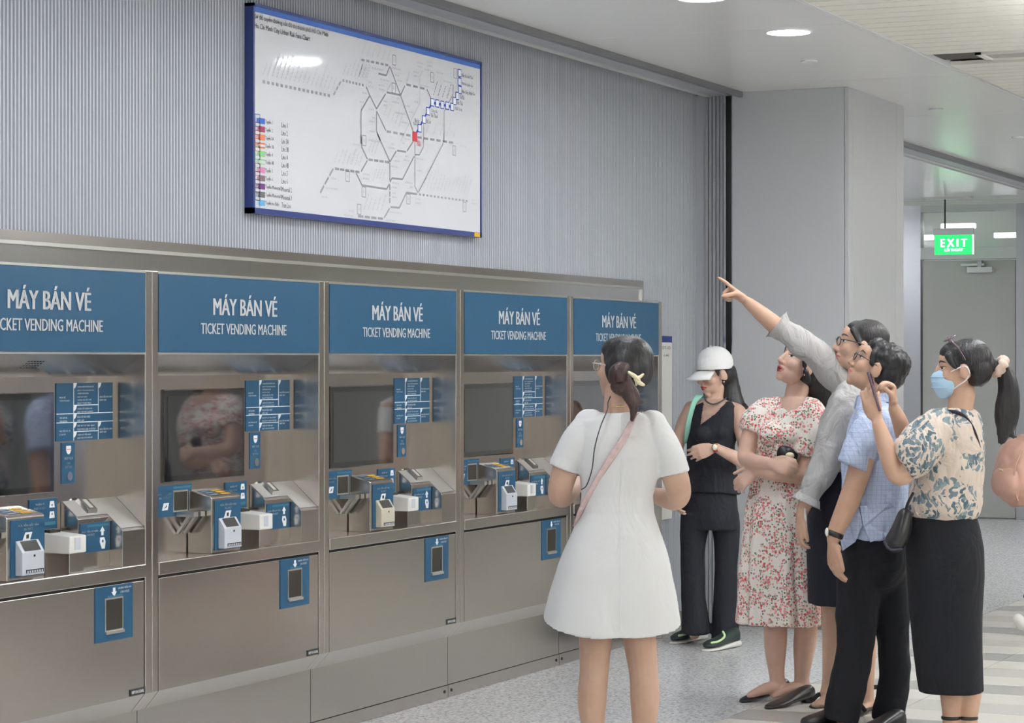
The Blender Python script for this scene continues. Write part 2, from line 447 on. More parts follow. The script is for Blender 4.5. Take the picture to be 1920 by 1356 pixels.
for (x0, x1, y) in [(-4, 1.5, 1.6), (8.3, 12.2, 1.9), (-4, 1.5, -1.6), (2.5, 8.0, -1.6), (9.5, 14.5, -0.6), (15.5, 20.5, 2.6), (-4, 1.5, -4.6), (2.5, 8, -4.6), (9.5, 14.5, -3.4), (17.0, 21.0, 7.4)]:  # lamps out of view, added to light the hall, people and column
    e = empty('added_fill_lamp', (x0, y, Z_CEIL))
    m = MB(); m.box(0, x1 - x0, -0.09, 0.09, -0.135, -0.10, 'lamp_trim'); m.build('housing', e)
    for xx in (0.4, x1 - x0 - 0.4):
        m = MB(); m.box(xx - 0.006, xx + 0.006, -0.006, 0.006, -0.10, -0.004, 'lamp_trim'); m.build('hanger', e)
    m = MB(); m.box(0.03, x1 - x0 - 0.03, -0.07, 0.07, -0.140, -0.1355, 'fill_down'); m.build('diffuser', e)
    m = MB(); m.box(0.03, x1 - x0 - 0.03, -0.07, 0.07, -0.0995, -0.097, 'fill_up'); m.build('added_uplight', e)  # glowing upper strip, added to throw light on the ceiling
    tag(e, 'long white linear fill lamp added over the hall, out of view', 'ceiling light', 'linear fill lamps added out of view')
for (px, py, w_, lab) in ((1722, 446, 0.30, 'white lamp seen through the left of the door transom'), (1893, 441, 0.30, 'white lamp seen through the right of the door transom'), (1797, 424, 0.34, 'domed white lamp seen through the transom above the exit sign')):
    y, z = on_x(px, py, X_BACK + 1.1)
    m = MB(); m.box(-0.04, 0.04, -w_ / 2, w_ / 2, -0.025, 0.025, 'lamp_far'); o = m.build('corridor_lamp', None, bevel=0.008); o.location = (X_BACK + 1.1, y, z)
    tag(o, lab, 'lamp')
# flush sprinkler covers
for (px, py) in ((1517, 114), (1755, 204), (1908, 257)):
    x, y = on_z(px, py, Z_CEIL)
    m = MB(); m.disc_z(0, 0, 0.042, -0.006, 0, 'lamp_trim', 20); o = m.build('sprinkler_cover'); o.location = (x, y, Z_CEIL)
    tag(o, {1517: 'flush round sprinkler cover near the downlight by the column', 1755: 'flush round sprinkler cover above the exit door', 1908: 'flush round sprinkler cover at the right edge of the picture'}[px], 'sprinkler')

# ---- exit sign
ye, ze0 = on_x(1788, 478, X_BACK - 0.5)
e = empty('exit_sign', (X_BACK - 0.5, ye, 0))
YA, Z1 = on_x(1752, 478, X_BACK - 0.5); YB, Z2 = on_x(1823, 440, X_BACK - 0.5); _, Z3 = on_x(1788, 428, X_BACK - 0.5)
h = (YA - YB) / 2
m = MB(); m.box(-0.008, 0.008, -h, h, Z1, Z2, 'exit_green'); pl = m.build('sign_plate', e)
m = MB(); m.box(-0.02, 0.02, -h - 0.012, h + 0.012, Z2, Z3, 'rail_light'); m.build('housing', e, bevel=0.004)
m = MB(); m.box(-0.012, 0.012, -h - 0.010, -h, Z1, Z2, 'exit_white'); m.build('edge_strip', e)
m = MB(); m.text('E X I T', -h * 0.66, h * 0.70, Z1 + (Z2 - Z1) * 0.40, Z1 + (Z2 - Z1) * 0.80, 0, 'exit_white', 0.03)
m.text('LỐI THOÁT', -h * 0.46, h * 0.50, Z1 + (Z2 - Z1) * 0.17, Z1 + (Z2 - Z1) * 0.37, 0, 'exit_white', 0.015)
m.v = [(-0.0095, -x, z) for x, y, z in m.v]
m.build('lettering', pl)
m = MB()
m.box(-0.006, 0.006, h * 0.42, h * 0.42 + 0.012, Z3, Z_CEIL, 'black_gap'); m.build('cable', e)
m = MB(); m.box(-0.03, 0.03, -h, h, Z_CEIL - 0.02, Z_CEIL, 'rail_light'); m.build('ceiling_plate', e)
tag(e, 'hanging green exit sign with white letters in front of the grey door', 'exit sign')
# ================================================================== TICKET MACHINES
tr = MB()
xa, xb = 4.62, 12.135
# stainless surround: outer lip, bright bead, inner fascia, right-hand return
tr.box(xa, xb + 0.018, 4.772, Y_WALL + 0.004, 1.892, 1.926, 'steel'); tr.box(xa, xb, 4.764, 4.80, 1.880, 1.892, 'steel_edge')
tr.box(xa, xb, 4.778, 4.83, 1.790, 1.880, 'steel_bright')
tr.box(xb - 0.014, xb, 4.768, 4.80, 1.30, 1.880, 'steel_edge'); tr.box(xb, xb + 0.018, 4.772, 4.80, 0.0, 1.892, 'steel')
structure(tr.build('trim_3'), 'stainless steel surround above the row of ticket machines')

def make_machine():
    root = empty('ticket_vending_machine')
    B = 0.125
    for a, b in ((0.0015, 0.041), (1.1985, PITCH - 0.0015)):
        f = MB(); f.prism_x([(0, 0.335), (0, 1.812), (0.60, 1.812), (0.60, 0.27), (0.055, 0.27)], a, b, 'steel'); f.build('side_post', root, bevel=0.003)
    f = MB(); f.box(0.041, 1.1985, 0.0, 0.60, 1.803, 1.812, 'steel_edge'); f.build('top_rail', root)
    h = MB(); h.box(0.043, 1.1965, -0.001, 0.04, 1.527, 1.802, 'sign_blue'); hp = h.build('header_panel', root)
    h = MB(); h.text('MÁY BÁN VÉ', 0.404, 0.862, 1.664, 1.742, -0.003, 'white_print', 0.017); h.text('TICKET VENDING MACHINE', 0.318, 0.933, 1.594, 1.634, -0.003, 'white_print', 0.015)
    h.build('lettering', hp)
    r = MB()
    r.box(0.041, 1.1985, 0.0, 0.02, 1.519, 1.526, 'steel_edge')
    r.quad((0.041, 0.006, 1.519), (1.1985, 0.006, 1.519), (1.1985, B, 1.443), (0.041, B, 1.443), 'steel')
    r.quad((0.041, B, 0.75), (1.1985, B, 0.75), (1.1985, B, 1.443), (0.041, B, 1.443), 'steel')
    r.build('recess_panel', root)
    t = MB(); t.box(0.041, 1.1985, -0.004, B, 0.742, 0.789, 'steel'); t.build('shelf', root, bevel=0.003)
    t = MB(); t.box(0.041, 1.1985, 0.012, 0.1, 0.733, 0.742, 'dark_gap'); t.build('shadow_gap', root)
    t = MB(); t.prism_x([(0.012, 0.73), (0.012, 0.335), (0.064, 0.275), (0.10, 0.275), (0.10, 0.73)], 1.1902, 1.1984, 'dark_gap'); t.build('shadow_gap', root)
    # screen
    s = MB(); s.box(0.258, 0.822, B - 0.010, B + 0.01, 1.054, 1.393, 'screen_glass'); sc = s.build('screen', root, bevel=0.004)
    s = MB(); s.box(0.282, 0.798, B - 0.0112, B - 0.009, 1.078, 1.368, 'screen_display'); s.build('display', sc)
    # instruction panel
    p = MB(); x0, x1, z0, z1 = 0.842, 1.178, 1.225, 1.421
    p.box(x0, x1, B - 0.003, B, z0, z1, 'sign_blue'); ip = p.build('instruction_panel', root)
    y = B - 0.0042; q = MB()
    cx, cx2 = x0 + 0.100, x0 + 0.247
    zs = [z1 - 0.104, z1 - 0.134]
    for zz in zs: q.box(x0, x1, y, y + 0.001, zz - 0.0013, zz + 0.0013, 'white_print')
    q.box(cx - 0.0013, cx + 0.0013, y, y + 0.001, z0, z1, 'white_print')
    q.box(cx2 - 0.0013, cx2 + 0.0013, y, y + 0.001, zs[0], z1, 'white_print'); q.box(cx2 - 0.0013, cx2 + 0.0013, y, y + 0.001, z0, zs[1], 'white_print')
    q.box(cx, cx2, y, y + 0.001, z1 - 0.077, z1 - 0.0745, 'white_print'); q.box(cx, cx2, y, y + 0.001, z0 + 0.029, z0 + 0.0315, 'white_print')
    def corner(x, z):
        q.prism_y([(x, z), (x + 0.018, z), (x + 0.014, z - 0.010), (x + 0.007, z - 0.017), (x, z - 0.019)], y, y + 0.001, 'white_print')
    for x, z in ((cx, z1), (cx, z1 - 0.077), (cx, zs[0]), (cx, zs[1]), (cx, z0 + 0.029), (cx2, z1), (cx2, zs[1])): corner(x, z)
    for txt, a, b, zz, hh in (('MUA VÉ', x0 + .017, x0 + .052, 1.369, .008), ('TICKET PURCHASE', x0 + .017, x0 + .075, 1.359, .005),
        ('CHỌN ĐIỂM ĐẾN/SLVÉ', cx + .021, cx + .118, 1.404, .009), ('SELECT THE DESTINATION', cx + .021, cx + .120, 1.393, .005),
        ('CHỌN VÉ NGÀY', cx + .021, cx + .088, 1.381, .008), ('SELECT DAY TICKET', cx + .021, cx + .080, 1.371, .005),
        ('CHỌN GIÁ VÉ, THẺ', cx + .021, cx + .105, 1.359, .008), ('SELECT TICKET PRICE', cx + .021, cx + .103, 1.349, .006),
        ('CHỌN SỐ LƯỢNG VÉ', cx + .021, cx + .108, 1.329, .009), ('SELECT THE TICKET QUANTITY', cx + .021, cx + .115, 1.319, .006),
        ('ĐƯA TIỀN VÀO MÁY', cx2 + .008, cx2 + .084, 1.369, .009), ('INSERT CASH', cx2 + .008, cx2 + .048, 1.358, .006),
        ('THẺ GIÁ TRỊ', x0 + .017, x0 + .062, 1.299, .009), ('CARD RENEWAL', x0 + .017, x0 + .063, 1.289, .006), ('ĐƯA VÉ VÀO MÁY', cx + .021, cx + .098, 1.301, .009), ('INSERT CARD', cx + .021, cx + .062, 1.290, .006),
        ('NẠP TIỀN VÀO VÉ', x0 + .017, x0 + .080, 1.255, .009), ('IC TOP-UP', x0 + .017, x0 + .052, 1.244, .006),
        ('ĐẶT VÉ "CÓ" VÀO KHAY', cx + .021, cx + .125, 1.270, .009), ('PLACE YOUR IC CARD ON THE TRAY', cx + .021, cx + .130, 1.260, .006),
        ('CHỌN SỐ TIỀN NẠP', cx + .021, cx + .102, 1.240, .009), ('SELECT THE TOP-UP AMOUNT', cx + .021, cx + .112, 1.230, .006),
        ('ĐƯA TIỀN VÀO MÁY', cx2 + .008, cx2 + .084, 1.257, .009), ('INSERT CASH', cx2 + .008, cx2 + .048, 1.247, .006)):
        q.text(txt, a, b, zz, zz + hh, y, 'white_print', 0.01, res=1)
    q.build('lettering', ip)
    # call button plate
    p = MB(); p.box(0.874, 0.950, B - 0.003, B, 1.080, 1.219, 'sign_blue'); cp = p.build('call_panel', root)
    q = MB(); q.prism_y([(0.898, 1.208), (0.926, 1.208), (0.926, 1.194), (0.921, 1.183), (0.912, 1.179), (0.903, 1.183), (0.898, 1.194)], y, y + 0.001, 'white_print')
    q.box(0.901, 0.923, y - 0.0006, y, 1.1945, 1.1965, 'ink_red')
    q.text('NÚT GỌI', 0.888, 0.936, 1.159, 1.172, y, 'white_print', 0.015); q.text('CALL', 0.901, 0.923, 1.145, 1.153, y, 'white_print', 0.012); q.text('BUTTON', 0.893, 0.931, 1.132, 1.141, y, 'white_print', 0.012)
    q.build('lettering', cp)
    q = MB(); q.disc_y(0.914, 1.105, 0.015, B - 0.009, B - 0.003, 'chrome', 20); q.build('call_button', cp)
    # bill outlet
    p = MB(); p.box(0.180, 0.453, B - 0.004, B, 0.930, 1.044, 'sign_blue'); bo = p.build('bill_outlet_plate', root)
    y2 = B - 0.0052
    q = MB(); q.box(0.326, 0.424, y2, y2 + 0.001, 0.945, 1.024, 'steel_edge'); q.box(0.332, 0.418, y2 - 0.001, y2, 0.950, 1.018, 'hole'); q.build('slot', bo)
    q = MB(); q.box(0.325, 0.445, y2, y2 + 0.001, 1.031, 1.038, 'sign_teal')
    q.text('NHẬN TIỀN GIẤY', 0.215, 0.317, 1.009, 1.019, y2, 'white_print', 0.012, res=1); q.text('BILL OUTLET', 0.232, 0.303, 0.996, 1.004, y2, 'white_print', 0.012, res=1)
    q.prism_y([(0.250, 0.955), (0.288, 0.955), (0.297, 0.981), (0.262, 0.981)], y2, y2 + 0.001, 'white_print'); q.prism_y([(0.263, 0.961), (0.281, 0.966), (0.283, 0.976), (0.274, 0.968)], y2 - 0.0006, y2, 'sign_blue')
    q.build('lettering', bo)
    q = MB()
    for xx in (0.345, 0.392):
        q.box(xx, xx + 0.030, 0.045, B - 0.005, 0.928, 0.946, 'steel_edge')
        q.prism_x([(0.065, 0.928), (0.080, 0.928), (0.125, 0.868), (0.118, 0.862)], xx + 0.006, xx + 0.022, 'steel_edge')
    q.build('bill_catch', bo)
    # ticket outlet plate
    p = MB(); p.box(0.690, 0.846, B - 0.004, B, 0.933, 1.036, 'sign_blue'); to = p.build('ticket_outlet_plate', root)
    q = MB(); q.text('NHẬN VÉ', 0.722, 0.772, 1.013, 1.024, y2, 'white_print', 0.015, res=1); q.text('TICKET OUTLET', 0.712, 0.775, 1.001, 1.008, y2, 'white_print', 0.012, res=1)
    for zz, up in ((1.004, -1), (0.969, 1)):
        q.prism_y([(0.800, zz), (0.830, zz), (0.826, zz + 0.022), (0.804, zz + 0.022)], y2, y2 + 0.001, 'white_print')
        q.prism_y([(0.811, zz + 0.011), (0.819, zz + 0.011), (0.815, zz + 0.011 + up * 0.008)], y2 - 0.0006, y2, 'sign_blue')
    q.box(0.742, 0.836, y2, y2 + 0.001, 0.946, 0.957, 'sign_teal')
    q.box(0.78, 0.842, B - 0.02, B - 0.004, 0.915, 0.930, 'hole')
    q.build('lettering', to)
    # ticket tray block
    p = MB(); p.box(0.778, 0.862, 0.024, B - 0.002, 0.789, 0.856, 'steel'); p.build('tray_pedestal', root, bevel=0.002)
    p = MB(); p.prism_x([(0.018, 0.854), (0.018, 0.912), (B - 0.002, 0.922), (B - 0.002, 0.854)], 0.770, 0.868, 'white_plastic'); wt = p.build('ticket_tray', root, bevel=0.004)
    p = MB(); p.box(0.800, 0.832, 0.0165, 0.019, 0.866, 0.906, 'grey_plastic'); p.build('tray_notch', wt)
    # bill inlet
    p = MB(); p.prism_x([(0.020, 0.789), (0.020, 0.992), (0.028, 0.999), (B - 0.002, 1.021), (B - 0.002, 0.789)], 0.428, 0.632, 'steel'); bi = p.build('bill_inlet_box', root, bevel=0.003)
    p = MB(); p.box(0.446, 0.629, 0.0175, 0.020, 0.800, 0.984, 'sign_blue'); p.build('front_plate', bi)
    q = MB(); y3 = 0.0163
    q.text('ĐƯA TIỀN GIẤY VÀO', 0.482, 0.596, 0.961, 0.972, y3, 'white_print', 0.015, res=1); q.text('BILL INLET', 0.515, 0.562, 0.949, 0.957, y3, 'white_print', 0.012, res=1)
    q.prism_y([(0.508, 0.917), (0.548, 0.917), (0.560, 0.942), (0.523, 0.942)], y3, y3 + 0.001, 'white_print'); q.prism_y([(0.527, 0.922), (0.541, 0.922), (0.541, 0.936), (0.527, 0.934)], y3 - 0.0006, y3, 'label_black')
    q.box(0.486, 0.594, y3, y3 + 0.001, 0.902, 0.911, 'sign_teal')
    q.build('lettering', bi)
    q = MB()
    def top(x, v): return (x, 0.034 + 0.08 * v, 0.9995 + 0.022 * v * 0.88 + 0.0012)
    for k in range(3):
        v0 = 0.1 + 0.26 * k
        q.quad(top(0.540, v0), top(0.600, v0), top(0.600, v0 + 0.18), top(0.540, v0 + 0.18), 'yellow_print')
        q.quad(top(0.452, v0), top(0.530, v0), top(0.530, v0 + 0.2), top(0.452, v0 + 0.2), 'sign_blue')
        q.quad(top(0.470, v0 + .05), top(0.515, v0 + .05), top(0.515, v0 + 0.11), top(0.470, v0 + 0.11), 'white_print')
    q.build('sticker', bi)
    a = MB(); a.prism_x([(-0.010, 0.806), (-0.010, 0.880), (0.014, 0.917), (0.018, 0.917), (0.018, 0.806)], 0.470, 0.590, 'grey_plastic')
    ac = a.build('bill_acceptor', bi, bevel=0.004)
    a = MB()
    a.add([(0.486, -0.0085, 0.8845), (0.574, -0.0085, 0.8845), (0.574, 0.0115, 0.9155), (0.486, 0.0115, 0.9155)], [(0, 1, 2, 3)], 'screen_glass')
    a.box(0.490, 0.584, -0.0118, -0.0098, 0.813, 0.824, 'dark_gap'); a.disc_y(0.535, 0.868, 0.004, -0.0115, -0.0098, 'dark_gap', 10)
    for k in range(7): a.box(0.493 + k * 0.013, 0.500 + k * 0.013, -0.013, -0.0115, 0.814, 0.821, 'grey_plastic')
    a.build('slot', ac)
    # coin hopper
    k = MB()
    k.prism_x([(0.055, 0.789), (0.055, 0.961), (0.062, 0.969), (B - 0.001, 1.021), (B - 0.001, 0.789)], 0.872, 1.060, 'steel')
    k.prism_x([(0.002, 0.789), (0.002, 0.912), (0.009, 0.920), (B - 0.001, 1.021), (B - 0.001, 0.789)], 1.060, 1.198, 'steel')
    co = k.build('coin_hopper', root, bevel=0.003)
    k = MB(); sl = (1.021 - 0.969) / (B - 0.063)
    def hop(x, yy, up=0.001): return (x, yy - up * 0.6, 0.969 + (yy - 0.062) * sl + up)
    k.quad(hop(0.876, 0.063), hop(1.060, 0.063), hop(1.060, B - .002), hop(0.876, B - .002), 'steel_top')
    s2 = (1.021 - 0.920) / (B - 0.010)
    def hop2(x, yy, up=0.001): return (x, yy - up * 0.6, 0.920 + (yy - 0.009) * s2 + up)
    k.quad(hop2(1.061, 0.010), hop2(1.197, 0.010), hop2(1.197, B - .002), hop2(1.061, B - .002), 'steel_top')
    k.build('sloped_top', co)
    k = MB()
    vs = [hop(0.952, 0.074, 0.012), hop(1.004, 0.074, 0.012), hop(1.004, 0.118, 0.012), hop(0.952, 0.118, 0.012), hop(0.948, 0.070, 0.0), hop(1.008, 0.070, 0.0), hop(1.008, 0.121, 0.0), hop(0.948, 0.121, 0.0)]
    k.add(vs, [(0, 1, 2, 3), (0, 4, 5, 1), (1, 5, 6, 2), (2, 6, 7, 3), (3, 7, 4, 0)], 'chrome')
    k.quad(hop(0.968, 0.080, 0.0125), hop(0.990, 0.080, 0.0125), hop(0.990, 0.112, 0.0125), hop(0.968, 0.112, 0.0125), 'grille')
    k.build('coin_slot', co)
    k = MB(); y4 = 0.0525
    k.box(0.884, 1.056, y4, y4 + 0.002, 0.846, 0.946, 'sign_blue'); cpn = k.build('coin_plate', co)
    k = MB(); y4 -= 0.0012
    k.box(0.920, 1.050, y4, y4 + 0.001, 0.932, 0.940, 'sign_teal'); k.text('ĐƯA TIỀN XU VÀO', 0.890, 0.986, 0.914, 0.924, y4, 'white_print', 0.015, res=1); k.text('COIN INLET', 0.915, 0.965, 0.902, 0.910, y4, 'white_print', 0.012, res=1)
    k.prism_y([(1.005, 0.900), (1.018, 0.900), (1.018, 0.914), (1.026, 0.914), (1.0115, 0.930), (0.997, 0.914), (1.005, 0.914)], y4, y4 + 0.001, 'white_print')
    k.prism_y([(0.998, 0.893), (1.022, 0.893), (1.030, 0.878), (1.026, 0.854), (1.008, 0.854), (0.996, 0.878)], y4, y4 + 0.001, 'white_print'); k.disc_y(1.012, 0.880, 0.005, y4 - 0.0006, y4, 'sign_blue', 10)
    k.build('lettering', cpn)
    # lower door with chamfered foot
    d = MB(); d.prism_x([(0.0, 0.733), (0.0, 0.335), (0.055, 0.27), (0.20, 0.27), (0.20, 0.733)], 0.046, 1.190, 'steel'); door = d.build('door', root, bevel=0.002)
    p = MB(); p.box(0.890, 1.115, -0.003, 0.0, 0.544, 0.732, 'sign_blue'); co2 = p.build('coin_outlet_plate', door)
    y5 = -0.0042
    p = MB(); p.box(0.945, 1.055, y5, y5 + 0.001, 0.573, 0.691, 'steel_edge'); p.box(0.952, 1.048, y5 - 0.001, y5, 0.582, 0.685, 'hole')
    p.box(0.945, 1.055, y5 - 0.006, y5, 0.568, 0.578, 'steel_edge'); p.build('coin_window', co2)
    p = MB(); p.prism_y([(0.993, 0.724), (1.007, 0.724), (1.007, 0.710), (1.016, 0.710), (1.000, 0.694), (0.984, 0.710), (0.993, 0.710)], y5, y5 + 0.001, 'white_print')
    p.text('NHẬN TIỀN XU', 1.024, 1.104, 0.715, 0.726, y5, 'white_print', 0.015, res=1); p.text('COIN OUTLET', 1.036, 1.092, 0.702, 0.710, y5, 'white_print', 0.012, res=1)
    p.box(0.962, 1.05, y5, y5 + 0.001, 0.692, 0.699, 'sign_teal')
    p.build('lettering', co2)
    p = MB(); p.box(1.100, 1.192, -0.0025, 0.0, 0.340, 0.363, 'label_black'); ml = p.build('maker_label', door)
    p = MB(); p.text('NIPPON SIGNAL', 1.108, 1.184, 0.346, 0.357, -0.0036, 'white_print', 0.01, res=1); p.build('lettering', ml)
    # plinth
    p = MB(); p.box(0.002, PITCH - 0.002, 0.062, 0.4, 0.058, 0.27, 'steel'); p.build('plinth', root)
    p = MB(); p.box(0.002, PITCH - 0.002, 0.060, 0.4, 0.001, 0.055, 'steel'); kp = p.build('kick_plate', root)
    for xx in (0.035, PITCH - 0.035):
        p = MB(); p.disc_y(xx, 0.030, 0.007, 0.0575, 0.061, 'dark_gap', 12); p.build('bolt', kp)
    return root

LAB = ['leftmost ticket vending machine, cut off by the left edge of the picture', 'second ticket vending machine from the left, its screen mirroring the floral dress',
       'middle ticket vending machine of five, with a beige bill acceptor', 'fourth ticket vending machine from the left, beside the woman in white',
       'last ticket vending machine of the row, behind the head of the woman in white']
proto = make_machine()
machines = []
for n in range(5):
    o = proto if n == 0 else copy_tree(proto)
    o.location = (X_M0 + PITCH * (n - 1), Y_FRONT, 0)
    tag(o, LAB[n], 'ticket machine', 'ticket vending machines in a row')
    machines.append(o)
# the middle machine's acceptor is beige; the first machine has a slotted speaker in its soffit
for o in bpy.data.objects:
    if o.name.startswith('bill_acceptor') and o.parent.parent == machines[2]:
        o.data = o.data.copy(); o.data.materials[0] = MATS['beige_plastic']
m = MB()
for i in range(6):
    for j in range(4):
        x = 0.575 + 0.016 * i; v = 0.30 + 0.09 * j
        yy = 0.006 + v * 0.119; zz = 1.519 - v * 0.076
        m.quad((x, yy, zz - .0008), (x + 0.009, yy, zz - .0008), (x + 0.009, yy + 0.004, zz - 0.0034), (x, yy + 0.004, zz - 0.0034), 'dark_gap')
m.build('speaker_slots', machines[0])
e = MB(); e.box(PITCH * 4 + X_M0 - 0.001, PITCH * 4 + X_M0 + 0.012, Y_FRONT + 0.0, Y_WALL - 0.02, 0.0, 1.812, 'steel')
structure(e.build('trim_4', bevel=0.003), 'stainless end panel of the machine row')

# ================================================================== ROUTE MAP
xm0, xm1, zm0, zm1 = 8.018, 10.07, 2.063, 2.871
YF = 4.757
mp = empty('route_map', ((xm0 + xm1) / 2, YF, zm0))
mp_off = Vector((-(xm0 + xm1) / 2, -YF, -zm0))
def mbuild(mb, name, parent=None, **k):
    mb.v = [tuple(Vector(v) + mp_off) for v in mb.v]
    return mb.build(name, parent or mp, **k)
m = MB()
fw = 0.022
for a in ((xm0, xm0 + fw * 0.5, zm0, zm1), (xm1 - fw * 0.55, xm1, zm0, zm1), (xm0, xm1, zm0, zm0 + fw), (xm0, xm1, zm1 - 0.012, zm1)):
    m.box(a[0], a[1], YF - 0.004, Y_WALL - 0.008, a[2], a[3], 'map_frame')
mbuild(m, 'frame')
m = MB(); m.box(xm0 + 0.008, xm1 - 0.008, YF, YF + 0.02, zm0 + 0.01, zm1 - 0.01, 'map_face'); face = mbuild(m, 'map_face')
yk = YF - 0.0012
def MP(set_, pts):
    ox, oy, s = {'A': (670, 70, 0.1475), 'B': (590, 250, 0.16667), 'C': (470, 0, 0.16224), 'D': (470, 200, 0.14754)}[set_]
    return [on_y(ox + a * s, oy + b * s, YF) for a, b in pts]
m = MB(); m.box(xm0 + 0.011, xm1 - 0.012, yk, yk + 0.001, zm1 - 0.033, zm1 - 0.010, 'map_header'); mbuild(m, 'header_band', face)
m = MB()
def poly(set_, pts, w=0.0085, ink='ink_grey', y=yk):
    P = MP(set_, pts)
    for a, b in zip(P[:-1], P[1:]): m.bar(a, b, w, ink, y)
def dash(set_, a, b, n, duty=0.66, w=0.010, ink='ink_grey'):
    P = MP(set_, [a, b]); m.dashes(P[0], P[1], n, duty, w, ink, yk)
for a, b, n in (((50, 285), (410, 360), 6), ((620, 600), (880, 660), 3), ((370, 1195), (700, 1255), 4), ((760, 1270), (1240, 1345), 6)): dash('A', a, b, n)
for a, b, n in (((835, 328), (590, 293), 4), ((500, 438), (215, 395), 5), ((205, 400), (50, 690), 3), ((843, 580), (843, 800), 3), ((765, 962), (470, 930), 4)): dash('B', a, b, n, 0.8)
dash('B', (1170, 687), (1735, 765), 14, 0.55, 0.009); dash('C', (135, 943), (935, 1112), 16, 0.55, 0.012); dash('C', (955, 1100), (1045, 930), 3, 0.75, 0.009); dash('C', (1060, 930), (1320, 990), 7, 0.5, 0.011)
for pts in ([(410, 365), (365, 485), (265, 462)], [(600, 620), (545, 740)], [(880, 660), (940, 790)], [(545, 735), (370, 700)], [(355, 720), (240, 910), (155, 740), (110, 630)], [(155, 740), (45, 930), (45, 1356)],
            [(240, 940), (240, 1190), (290, 1310)], [(245, 945), (360, 1185)], [(415, 380), (545, 735), (720, 1230)]): poly('A', pts)
for pts in ([(830, 420), (790, 500), (790, 840), (590, 1230), (550, 1320)], [(435, 570), (370, 690)], [(660, 440), (620, 590)]): poly('A', pts, 0.007, 'ink_light')
for pts in ([(1215, 600), (1215, 720), (1150, 850), (1100, 940), (1100, 1330)], [(840, 1090), (840, 1330)]): poly('A', pts, 0.006)
for pts in ([(1110, 85), (1035, 200)], [(1025, 210), (925, 195)], [(915, 200), (845, 320), (700, 0)], [(590, 290), (525, 150), (520, 20)], [(590, 305), (520, 430)], [(465, 450), (530, 585), (805, 628), (840, 570)], [(843, 330), (843, 540)],
            [(845, 550), (865, 505), (985, 518), (1115, 260)], [(1150, 685), (1030, 668), (950, 838), (850, 830)], [(840, 845), (780, 950)]): poly('B', pts)
for pts in ([(1125, 60), (1125, 600), (1160, 670)], [(1125, 240), (1175, 243), (1222, 150), (1222, 60)], [(1445, 110), (1165, 665)], [(1450, 100), (1450, 0)]): poly('B', pts, 0.006)
random.seed(4)
def names(set_, a, b, n, lo, hi, side=1, ink='ink_light'):
    P = MP(set_, [a, b]); A = Vector(P[0]); Bv = Vector(P[1])
    for i in range(n):
        p = A.lerp(Bv, i / max(1, n - 1)) + Vector((0.004, 0.014 * side))
        L = random.uniform(lo, hi); d = Vector((math.cos(1.0), math.sin(1.0))) * side; q = p.copy(); rem = L
        while rem > 0.006:
            s_ = min(rem, random.choice((0.014, 0.02, 0.027))); m.bar(q, q + d * (s_ - 0.005), 0.0055, ink, yk); q = q + d * s_; rem -= s_
names('C', (135, 900), (935, 1075), 17, 0.05, 0.13); names('C', (1060, 900), (1330, 945), 7, 0.06, 0.11); names('A', (50, 260), (370, 335), 6, 0.05, 0.08)
names('A', (10, 540), (90, 555), 3, 0.07, 0.1); names('A', (330, 1030), (520, 1175), 5, 0.05, 0.1); names('A', (870, 1250), (1210, 1320), 5, 0.05, 0.1)
names('A', (960, 770), (1130, 815), 4, 0.06, 0.09, ink='ink_grey'); names('B', (215, 365), (490, 405), 7, 0.06, 0.1); names('B', (600, 240), (670, 260), 3, 0.05, 0.08); names('B', (690, 360), (790, 365), 4, 0.05, 0.08, -1)
names('B', (1215, 650), (1710, 715), 14, 0.06, 0.11); names('B', (545, 895), (740, 905), 5, 0.06, 0.1)
